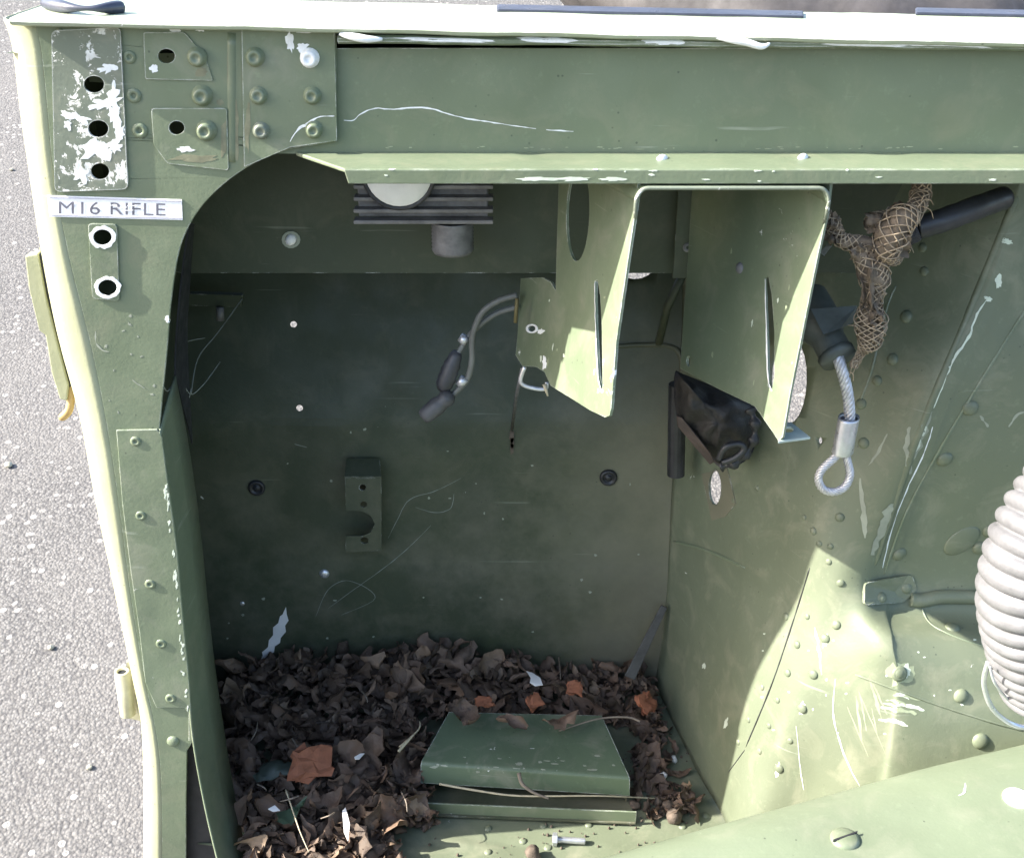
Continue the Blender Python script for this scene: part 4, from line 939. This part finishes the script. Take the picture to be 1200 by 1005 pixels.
link('boot_body', mesh(vs, fs), M['pouch'], pu, True)
link('folded_rim', MB().tube(cat([P(878, 478, 0.07), P(884, 492, 0.066), P(884, 512, 0.064), P(875, 530, 0.064), P(862, 542, 0.066), P(846, 546, 0.07)], 5), [0.003 + 0.0015 * math.sin(i * 1.3) for i in range(26)], 8).me(), M['black'], pu, True)
link('folded_rim', MB().tube(cat([P(842, 538, 0.06), P(850, 524, 0.058), P(866, 520, 0.058), P(872, 526, 0.058), P(862, 536, 0.058), P(846, 542, 0.06)], 5), 0.0022, 8).me(), M['black'], pu, True)
link('brown_flap', slab3([[P(793, 487, 0.088), P(800, 490, 0.086), P(832, 530, 0.078), P(838, 542, 0.078), P(832, 545, 0.080), P(794, 500, 0.088)]], Vector((0, -1, 0)), 0.003), simple('worn_brown_leather', (0.05, 0.036, 0.03), 0.7, 0, 0.5), pu, False, 0.001)
tb = link('drain_tube', MB().tube([P(794, 450, 0.16), P(793, 500, 0.16), P(792, 556, 0.16)], 0.0068, 16).me(), M['black'])
setp(tb, 'short black rubber tube hanging in the rear corner behind the boot', 'tube')
link('hole_surround', sheet_me([(822, 555), (852, 548), (862, 590), (850, 605), (834, 610)], [ell(838, 571, 7.5, 21, 20)], plane3(hit(TREES['tub'], 826, 560)[0], hit(TREES['tub'], 856, 560)[0], hit(TREES['tub'], 845, 606)[0]), 0.0008, 0.0007), M['green_in'], tub)

# ------------------------------------------------------------------ ribbed hose and wire clip, right edge
rh = thing('ribbed_hose', P(1210, 690, -0.12), 'pale grey ribbed flexible hose at the right edge of the picture', 'hose')
hp = [P(1330, 500, -0.10), P(1268, 570, -0.115), P(1228, 630, -0.125), P(1210, 690, -0.13), P(1216, 745, -0.13), P(1232, 796, -0.125)]
q = cat(hp, 44); L = 0; rr = []
for i, p in enumerate(q):
    if i: L += (p - q[i - 1]).length
    ph = (L / 0.0076) % 1; rr.append(0.0240 + 0.0046 * abs(math.sin(math.pi * ph)) ** 0.45)
link('ribbed_tube', MB().tube(q, rr, 40).me(), M['hose'], rh, True)
wc = thing('hose_clip', P(1180, 840, -0.12), 'thin steel wire clip looping below the ribbed hose end', 'clip')
link('wire', MB().tube(cat([P(1158, 776, -0.13), P(1153, 800, -0.12), P(1162, 828, -0.115), P(1182, 846, -0.11), P(1206, 852, -0.11), P(1230, 846, -0.11)], 8), 0.0015, 8).me(), M['zinc'], wc, True)
link('wire', MB().tube(cat([P(1160, 780, -0.14), P(1166, 800, -0.14), P(1182, 820, -0.135), P(1200, 832, -0.13), P(1225, 838, -0.13)], 8), 0.0008, 8).me(), M['zinc'], wc, True)

# ------------------------------------------------------------------ folded sheet tray on the floor
ty = thing('folded_tray', PZ(615, 930, 0.0), 'green folded sheet metal step lying on the compartment floor among dead leaves', 'tray')
zt1 = 0.033
T = [PZ(533, 818, zt1 + 0.004), PZ(700, 822, zt1 + 0.004), PZ(738, 911, zt1), PZ(493, 893, zt1)]
T = [Vector((T[3].x + 0.012, T[3].y + 0.078, zt1 + 0.006)), Vector((T[2].x - 0.012, T[2].y + 0.090, zt1 + 0.006)), T[2], T[3]]
T[0] = PZ(526, 834, zt1 + 0.002); T[1] = PZ(705, 838, zt1 + 0.002)
F0 = [PZ(493, 917, 0.016), PZ(738, 932, 0.016)]
def bend(a, b, c, d, e, f):     # top back edge a-b, fold d-c, bottom e-f, with a rounded fold
    rows_ = []
    for s in [i / 14 for i in range(15)]:
        B_ = a.lerp(b, s); K = d.lerp(c, s); E = e.lerp(f, s); r = [B_, B_.lerp(K, .5) + Vector((0, 0, 0.0008 * math.sin(s * 9)))]
        for t in (0, .25, .5, .75, 1):
            p0 = K.lerp(B_, .06); p2 = K.lerp(E, .16); r.append((1 - t) ** 2 * p0 + 2 * t * (1 - t) * K + t * t * p2)
        r.append(E); rows_.append(r)
    return rows_
link('step_sheet', grid_me(bend(T[0], T[1], T[2], T[3], F0[0], F0[1]), 0.0016), M['green_tray'], ty, False)
base = [PZ(500, 905, 0.004), PZ(735, 922, 0.004), PZ(745, 964, 0.004), PZ(490, 954, 0.004)]
link('base_plate', slab3([base], Vector((0, 0, 1)), 0.0016), M['green_in'], ty, False, 0.0004)
a, b = PZ(490, 956, 0.0), PZ(745, 967, 0.0)
h_ = 0.0145
link('front_lip', slab3([[a + Vector((0, 0, 0.002)), b + Vector((0, 0, 0.002)), b + Vector((0, -0.001, h_)), a + Vector((0, -0.001, h_))]], Vector((0, -1, 0)), 0.0014), M['green_worn'], ty, False, 0.0003)
for s, x in ((T[3], 1), (T[2], -1)):
    e = F0[0] if x == 1 else F0[1]; bk = T[0] if x == 1 else T[1]
    link('side_wall', slab3([[s + Vector((0.001 * x, 0.006, -0.002)), bk + Vector((0.001 * x, 0, -0.003)), Vector((bk.x, bk.y, 0.003)), Vector((e.x + 0.001 * x, e.y + 0.006, 0.003))]], Vector((-x, 0, 0)), 0.001), M['green_in'], ty)
TREES['tray'] = bvh(grid_me(bend(T[0], T[1], T[2], T[3], F0[0], F0[1]), 0.0016))
for i in range(24): chip('tray', random.uniform(500, 735), 893 + random.gauss(0, 5), random.uniform(1, 4), random.uniform(0.4, 1.2), 0.08, 'pale', ty)

# ------------------------------------------------------------------ dead leaves
def pile_h(x, y):
    # thickness of the litter over the floor
    back = math.exp(-((0.2 - y) / 0.055) ** 2)
    left = max(0, min(1, (0.02 - x) / 0.10)) * (0.55 + 0.45 * max(0, min(1, (y + 0.02) / 0.12)))
    base = 0.036 * back * (0.45 + 0.55 * math.exp(-((x + 0.03) / 0.12) ** 2)) + 0.020 * left
    base += 0.010 * noise.noise(Vector((x * 28, y * 28, 0)))
    return max(base, 0.001)
def pix(p):
    d = p - CAM; z = d.dot(FW); return 600 + F * d.x / z, 502.5 - F * d.dot(UP) / z
def allowed(x, y):
    if not (-0.245 < x < 0.15 and -0.05 < y < 0.194): return False
    if x > 0.131 + (0.2 - y) * 0.16 - 0.012: return False
    u, v = pix(Vector((x, y, 0)))
    if u > 505 and v > 945 - (u - 505) * 0.02 and u < 760: return False
    if 500 < u < 742 and 862 < v < 960: return False
    if u >= 742 and v > 960 : return False
    if u > 470 and v > 975: return False
    if u < 258 + max(0, v - 850) * 0.22: return False
    if u > 742 and v > 870 and random.random() < 0.5: return False
    return True
leaf_meshes = []
def leaf_geo(seed, curl):
    rnd = random.Random(seed); L, W = 1.0, rnd.uniform(0.30, 0.75); n, m = 9, 5
    vs, fs = [], []; k1, k2, k3 = rnd.uniform(-1.6, 2.6) * curl, rnd.uniform(0.8, 3.4) * curl * rnd.choice((-1, 1)), rnd.uniform(-1.6, 1.6)
    for i in range(n + 1):
        s = i / n; wd = W * math.sin(math.pi * min(1, s * 0.93 + 0.03)) ** 0.75 * (1 + 0.22 * noise.noise(Vector((s * 7, seed, 0))))
        a = k1 * (s - 0.5); cx = math.sin(a) / k1 if abs(k1) > 0.05 else s - 0.5; cz = (1 - math.cos(a)) / k1 if abs(k1) > 0.05 else 0
        tw = k3 * (s - 0.5)
        for j in range(-m // 2 + 1, m // 2 + 1):
            t = j / (m // 2); b = k2 * t * 0.5; yy = (math.sin(b) / (k2 * 0.5)) * wd / 2 * 1.0 if abs(k2) > 0.05 else t * wd / 2
            zz = (1 - math.cos(b)) / abs(k2 * 0.5) * wd / 2 * (1 if k2 > 0 else -1) if abs(k2) > 0.05 else 0
            y2 = yy * math.cos(tw) - zz * math.sin(tw); z2 = yy * math.sin(tw) + zz * math.cos(tw)
            v = Vector((cx, y2, cz + z2)); nz = Vector((noise.noise(v * 5 + Vector((seed, 0, 0))), noise.noise(v * 5 + Vector((0, seed, 0))), noise.noise(v * 6 + Vector((0, 0, seed)))))
            vs.append(v + nz * 0.15)
    w_ = 2 * (m // 2) + 1
    w_ = len(vs) // (n + 1)
    for i in range(n):
        for j in range(w_ - 1): fs.append((i * w_ + j, i * w_ + j + 1, (i + 1) * w_ + j + 1, (i + 1) * w_ + j))
    return vs, fs
geos = [leaf_geo(i * 3.1 + 1, 1.0 + 0.25 * (i % 3)) for i in range(26)]
for i, (vs, fs) in enumerate(geos):
    me = mesh(vs, fs, False); me.name = 'dead_leaf'; me.materials.append(M['leaf'])
    me.polygons.foreach_set('use_smooth', [True] * len(me.polygons)); leaf_meshes.append(me)
def leaf_mx(x, y, z, sc, flat=0.55):
    return Matrix.Translation((x, y, z)) @ Matrix.Rotation(random.uniform(0, 6.28), 4, 'Z') @ Matrix.Rotation(random.gauss(0, flat), 4, 'X') @ Matrix.Rotation(random.gauss(0, flat), 4, 'Y') @ Matrix.Diagonal((sc, sc, sc, 1))
# mass below
V, Fc, tint = [], [], []
cnt = 0
while cnt < 1700:
    x, y = random.uniform(-0.25, 0.15), random.uniform(-0.05, 0.195)
    if not allowed(x, y): continue
    h = pile_h(x, y); z = random.uniform(0.0, 1) ** 0.7 * h * 0.9 + 0.002; sc = random.uniform(0.010, 0.026)
    mx = leaf_mx(x, min(y, 0.194), z, sc, 0.9); vs, fs = random.choice(geos); k = len(V); tv = random.random()
    V += [mx @ v for v in vs]; Fc += [tuple(i + k for i in f) for f in fs]; tint += [tv] * len(vs); cnt += 1
for v in V:
    if v.y > 0.1955: v.y = 0.1955 - (v.y - 0.1955) * 0.1
    if v.z < 0.001: v.z = 0.001
me = mesh(V, Fc, False); at = me.attributes.new('tint', 'FLOAT', 'POINT'); at.data.foreach_set('value', tint)
link('leaf_litter', me, M['leaf'], None, True, kind='stuff', label='bed of small curled dead brown leaves covering the compartment floor', cat='leaf litter')
cnt = 0
while cnt < 290:
    x, y = random.uniform(-0.25, 0.15), random.uniform(-0.05, 0.195)
    if not allowed(x, y): continue
    h = pile_h(x, y); sc = random.uniform(0.020, 0.034) if random.random() < .7 else random.uniform(0.034, 0.046)
    if x > 0.06: sc *= 0.75
    mx = leaf_mx(x, min(y, 0.197 - sc * 0.45), h * random.uniform(0.7, 1.05) + 0.006, sc, 0.9)
    o = bpy.data.objects.new('dead_leaf', random.choice(leaf_meshes)); COL.objects.link(o); o.matrix_world = mx
    setp(o, 'curled dry brown leaf lying in the litter on the compartment floor', 'leaf', 'dead leaves on the compartment floor'); cnt += 1
def single_leaf(u, v, z, sc, mi, mat, label, rot=(0, 0, 0)):
    me = leaf_meshes[mi].copy()
    if mat: me.materials.clear(); me.materials.append(mat)
    p = PZ(u, v, z); o = bpy.data.objects.new('dead_leaf', me); COL.objects.link(o)
    o.matrix_world = Matrix.Translation(p) @ Matrix.Rotation(rot[2], 4, 'Z') @ Matrix.Rotation(rot[1], 4, 'Y') @ Matrix.Rotation(rot[0], 4, 'X') @ Matrix.Diagonal((sc, sc, sc, 1))
    setp(o, label, 'leaf')
single_leaf(600, 845, 0.048, 0.030, 3, None, 'dark curled leaf lying across the back of the green tray top', (0.2, 0, -0.3))
single_leaf(548, 838, 0.05, 0.034, 7, None, 'drooping brown leaf at the rear left corner of the green tray', (0.3, 0.2, -1.0))
single_leaf(655, 845, 0.05, 0.030, 11, None, 'ragged brown leaf at the rear edge of the green tray, right of its middle', (0.1, 0.1, 0.4))
GL = simple('grey_green_leaf', (0.05, 0.065, 0.05), 0.6, 0, 0.3)
single_leaf(322, 900, 0.03, 0.040, 5, GL, 'broad grey green leaf in front left of the orange terracotta piece', (0.15, 0, 0.2))
single_leaf(340, 955, 0.026, 0.034, 9, simple('green_leaf', (0.05, 0.085, 0.05), 0.6, 0, 0.3), 'dull green leaf below the grey green one at the lower left', (0.2, 0, 1.0))
# terracotta pieces
def shard(name, u, v, z, sx, sy, sz, mat, label, cat_, rz=0, rx=0, seed=0):
    b = bmesh.new(); bmesh.ops.create_cube(b, size=1); bmesh.ops.subdivide_edges(b, edges=b.edges, cuts=3, use_grid_fill=True)
    for q in b.verts:
        k = q.co.copy(); q.co = Vector((k.x * (1 - 0.25 * k.y), k.y, k.z)) + Vector((noise.noise(k * 2.1 + Vector((seed, 0, 0))), noise.noise(k * 2.1 + Vector((0, seed, 0))), noise.noise(k * 2.5 + Vector((0, 0, seed))))) * 0.42
    me = bpy.data.meshes.new(name); b.to_mesh(me); b.free()
    me.transform(Matrix.Diagonal((sx, sy, sz, 1))); me.materials.append(mat)
    o = bpy.data.objects.new(name, me); COL.objects.link(o); o.location = PZ(u, v, z - 0.003); o.rotation_euler = (rx, 0.1, rz)
    m_ = o.modifiers.new('bevel', 'BEVEL'); m_.width = 0.0006; m_.segments = 2; m_.limit_method = 'ANGLE'
    return setp(o, label, cat_)
shard('terracotta_piece', 364, 893, 0.040, 0.026, 0.022, 0.007, M['brick'], 'largest orange terracotta shard, lying on the leaves left of the tray', 'shard', 0.5, 0.5, 1)
shard('terracotta_piece', 626, 822, 0.052, 0.012, 0.010, 0.005, M['brick'], 'small tan orange shard directly behind the tray middle', 'shard', 0.7, 0.6, 2)
shard('terracotta_piece', 567, 822, 0.050, 0.012, 0.008, 0.004, M['brick'], 'thin orange shard behind the left part of the tray', 'shard', 0.2, 0.3, 3)
shard('terracotta_piece', 673, 806, 0.050, 0.011, 0.010, 0.006, M['brick'], 'small round orange shard behind the right part of the tray', 'shard', 0, 0.6, 4)
shard('terracotta_piece', 757, 823, 0.036, 0.014, 0.014, 0.007, M['brick'], 'bright orange shard in the right rear corner of the compartment', 'shard', 0.9, 0.9, 5)
# white flakes
def flake(pts, z, label):
    l3 = [PZ(u, v, z) for u, v in pts]; me = slab3([l3], Vector((0, 0, 1)), 0.0006)
    for v_ in me.vertices: v_.co.z += noise.noise(v_.co * 60) * 0.003
    return setp(link('white_flake', me, M['white']), label, 'flake')
flake([(617, 784), (624, 787), (633, 794), (636, 802), (627, 803), (621, 800), (622, 794)], 0.056, 'white curved flake on the leaves behind the tray')
flake([(415, 884), (422, 880), (427, 880), (421, 887), (416, 887)], 0.045, 'small white flake on the leaves just left of the tray')
flake([(314, 948), (322, 943), (328, 948), (320, 950)], 0.035, 'small white flake under the green leaf at lower left')
flake([(401, 950), (405, 946), (410, 965), (408, 985), (403, 975)], 0.035, 'narrow white flake on the leaves at the lower left of the tray')
# twigs
def twig(pts, r, mat, label, cat_='twig', z=0.03):
    q = cat([PZ(u, v, zz) for u, v, zz in pts], 6); o = link('twig', MB().tube(q, [r * (1 - 0.5 * i / len(q)) for i in range(len(q))], 6).me(), mat, None, True); return setp(o, label, cat_)
twig([(515, 918, 0.022), (560, 926, 0.020), (610, 932, 0.021), (700, 932, 0.020), (770, 935, 0.006)], 0.0010, M['straw'], 'long thin pale stem lying along the front of the tray')
twig([(608, 905, 0.036), (612, 918, 0.030), (625, 928, 0.024), (643, 935, 0.020)], 0.0017, M['twig'], 'bent brown twig drooping over the front of the tray')
twig([(467, 880, 0.045), (478, 868, 0.047), (485, 860, 0.048)], 0.0012, M['straw'], 'short bright straw leaning beside the left edge of the tray')
twig([(468, 875, 0.044), (490, 855, 0.048), (492, 845, 0.048)], 0.0008, M['straw'], 'thin pale straw just left of the tray rear corner')
twig([(335, 925, 0.038), (345, 955, 0.038), (352, 975, 0.036), (362, 998, 0.03)], 0.0007, M['straw'], 'thin pale stem crossing the green leaf at the lower left')
twig([(750, 845, 0.04), (735, 840, 0.042), (700, 842, 0.044), (655, 856, 0.044)], 0.0010, M['twig'], 'thin brown twig crossing the rear right of the tray top')
twig([(655, 770, 0.035), (656, 780, 0.05), (657, 795, 0.055)], 0.0008, M['twig'], 'tiny upright twig against the back wall')
for i in range(8):
    u, v = random.uniform(300, 480), random.uniform(800, 990); a = random.uniform(0, 3.14); L = random.uniform(10, 26)
    o = twig([(u, v, 0.038), (u + L * .5 * math.cos(a) + 2, v + L * .5 * math.sin(a), 0.041), (u + L * math.cos(a), v + L * math.sin(a), 0.037)], 0.0007, M['twig'], 'short thin twig scattered among the leaves left of the tray')
    o['group'] = 'thin twigs scattered in the leaf litter'
# dark strip leaning into the rear corner
a, b = P(777, 710, 0.185), P(735, 793, 0.165); side = (P(782, 712, 0.185) - a)
st = link('rubber_strip', MB().add([a - side * .4, a + side, b + side * 1.8, b - side * 0.6] + [x + Vector((0, 0.003, -0.001)) for x in (a - side * .4, a + side, b + side * 1.8, b - side * 0.6)], [(0, 1, 2, 3), (7, 6, 5, 4), (0, 4, 5, 1), (1, 5, 6, 2), (2, 6, 7, 3), (3, 7, 4, 0)]).me(), M['strap'], None, False, 0.0005)
setp(st, 'dusty dark strip leaning in the rear right corner above the leaves', 'strip')
# loose bolt
a, b = PZ(650, 983, 0.0045), PZ(683, 985, 0.0030); ax = (b - a).normalized()
lb = thing('loose_bolt', (a.x, a.y, 0), 'small zinc bolt lying on the floor in front of the tray', 'bolt')
link('head', MB().lathe(a - ax * 0.0015, ax, [(0.0050, 0), (0.0050, 0.0032), (0.0046, 0.0034), (0.001, 0.0035)], 6).me(), M['zinc'], lb)
th_ = []; Lb = (b - a).length
link('shank', MB().lathe(a + ax * 0.002, ax, [(0.0022 + (0.0004 if i % 2 else 0), i * Lb / 36) for i in range(36)] + [(0.001, Lb)], 12).me(), M['zinc'], lb, True)
# floor rivets and grit
for u, v in ((572, 970), (572, 998), (613, 985), (642, 993), (637, 967), (690, 966), (800, 968), (827, 955)): fastener('floor', u, v, 5, 'dome', M['green_tub'], floor_o)
def lump(name, u, v, r, mat, label, cat_, seed, group=None):
    b = bmesh.new(); bmesh.ops.create_icosphere(b, subdivisions=2, radius=r)
    for q in b.verts: q.co *= 1 + 0.5 * noise.noise(q.co / r * 1.2 + Vector((seed, seed, 0)))
    me = bpy.data.meshes.new(name); b.to_mesh(me); b.free(); me.materials.append(mat)
    me.polygons.foreach_set('use_smooth', [True] * len(me.polygons))
    o = bpy.data.objects.new(name, me); COL.objects.link(o); o.location = PZ(u, v, r * 0.8); return setp(o, label, cat_, group)
for k, (u, v, r, l) in enumerate(((625, 1000, 0.006, 'round brown dirt clod at the bottom edge left of the sill'), (790, 957, 0.006, 'largest brown dirt clod beside the sill tip'), (770, 938, 0.004, 'brown dirt clod right of the tray corner'), (783, 943, 0.0045, 'brown dirt clod just behind the largest clod'), (744, 943, 0.004, 'tiny pale clod at the tray corner'))):
    lump('dirt_clod', u, v, r, M['dirt'], l, 'dirt clod', k * 2.3)
V = MB()
for i in range(150):
    u, v = (random.uniform(500, 810), random.uniform(955, 1005)) if i % 3 == 0 else (random.uniform(730, 810), random.uniform(880, 965))
    p = PZ(u, v, 0.001); r = random.uniform(0.0004, 0.0014); V.lathe(p, Vector((0, 0, 1)), [(r, -0.0005), (r * 0.8, r * 0.6), (r * 0.2, r)], 5, random.uniform(0.5, 1), random.random() * 3)
link('floor_grit', V.me(), M['dirt'], None, True, kind='stuff', label='scattered brown crumbs and grit on the compartment floor around the tray', cat='grit')
for k, (u, v) in enumerate(((790, 889), (777, 909))): setp(lump('white_pellet', u, v, 0.003, M['white'], '', '', k), ('white pellet on the right edge of the leaf litter', 'smaller white pellet below the first, near the dirt clods')[k], 'pellet')

# ------------------------------------------------------------------ cobweb strands at the left
cw = thing('cobweb', P(205, 435, 0.05), 'grey cobweb strands strung across the upper left of the compartment', 'cobweb')
for pts in ([(206, 434, .05), (215, 450, .06), (224, 462, .07), (237, 452, .08), (248, 438, .1), (258, 424, .12)], [(224, 462, .07), (232, 420, .1), (255, 390, .14), (284, 350, .19)], [(191, 452, .0), (197, 458, .02), (206, 440, .05)], [(205, 434, .05), (213, 404, .08), (240, 396, .12)], [(222, 466, .07), (224, 455, .07)]):
    q = cat([P(*p) for p in pts], 6); link('strand', MB().tube(q, [0.0003 + 0.0004 * abs(noise.noise(x * 150)) for x in q], 4).me(), M['web'], cw, True)

# ------------------------------------------------------------------ spare wheel beyond the top ledge
sw = thing('wheel', (0.50, 0.75, 0.50), 'dark tyred wheel lying beyond the top edge at the upper right', 'wheel')
cen = P(1060, 0, 0.50) + Vector((0, 0.36, 0.045))
def torus(c, n, R1, r1, seg=72, s2=18, knob=0.0, sq=0.7):
    a = n.orthogonal().normalized(); b = n.cross(a); vs, fs = [], []
    for i in range(seg):
        t = 2 * math.pi * i / seg; d = a * math.cos(t) + b * math.sin(t)
        for k in range(s2):
            f = 2 * math.pi * k / s2; rr = r1 + (knob if (i % 4 < 2 and math.cos(f) > 0.35) else 0); vs.append(c + d * (R1 + rr * math.cos(f)) + n * rr * sq * math.sin(f))
    for i in range(seg):
        for k in range(s2): fs.append((i * s2 + k, i * s2 + (k + 1) % s2, ((i + 1) % seg) * s2 + (k + 1) % s2, ((i + 1) % seg) * s2 + k))
    return mesh(vs, fs)
nrm = Vector((0.05, -0.35, 1)).normalized()
link('tyre', torus(cen, nrm, 0.26, 0.09, 72, 18, 0.008), M['tyre'], sw, True)
link('rim', MB().lathe(cen - nrm * 0.03, nrm, [(0.19, 0), (0.19, 0.06), (0.17, 0.05), (0.12, 0.02), (0.06, 0.03), (0.055, 0.06), (0.01, 0.06)], 40).me(), M['green'], sw, True)
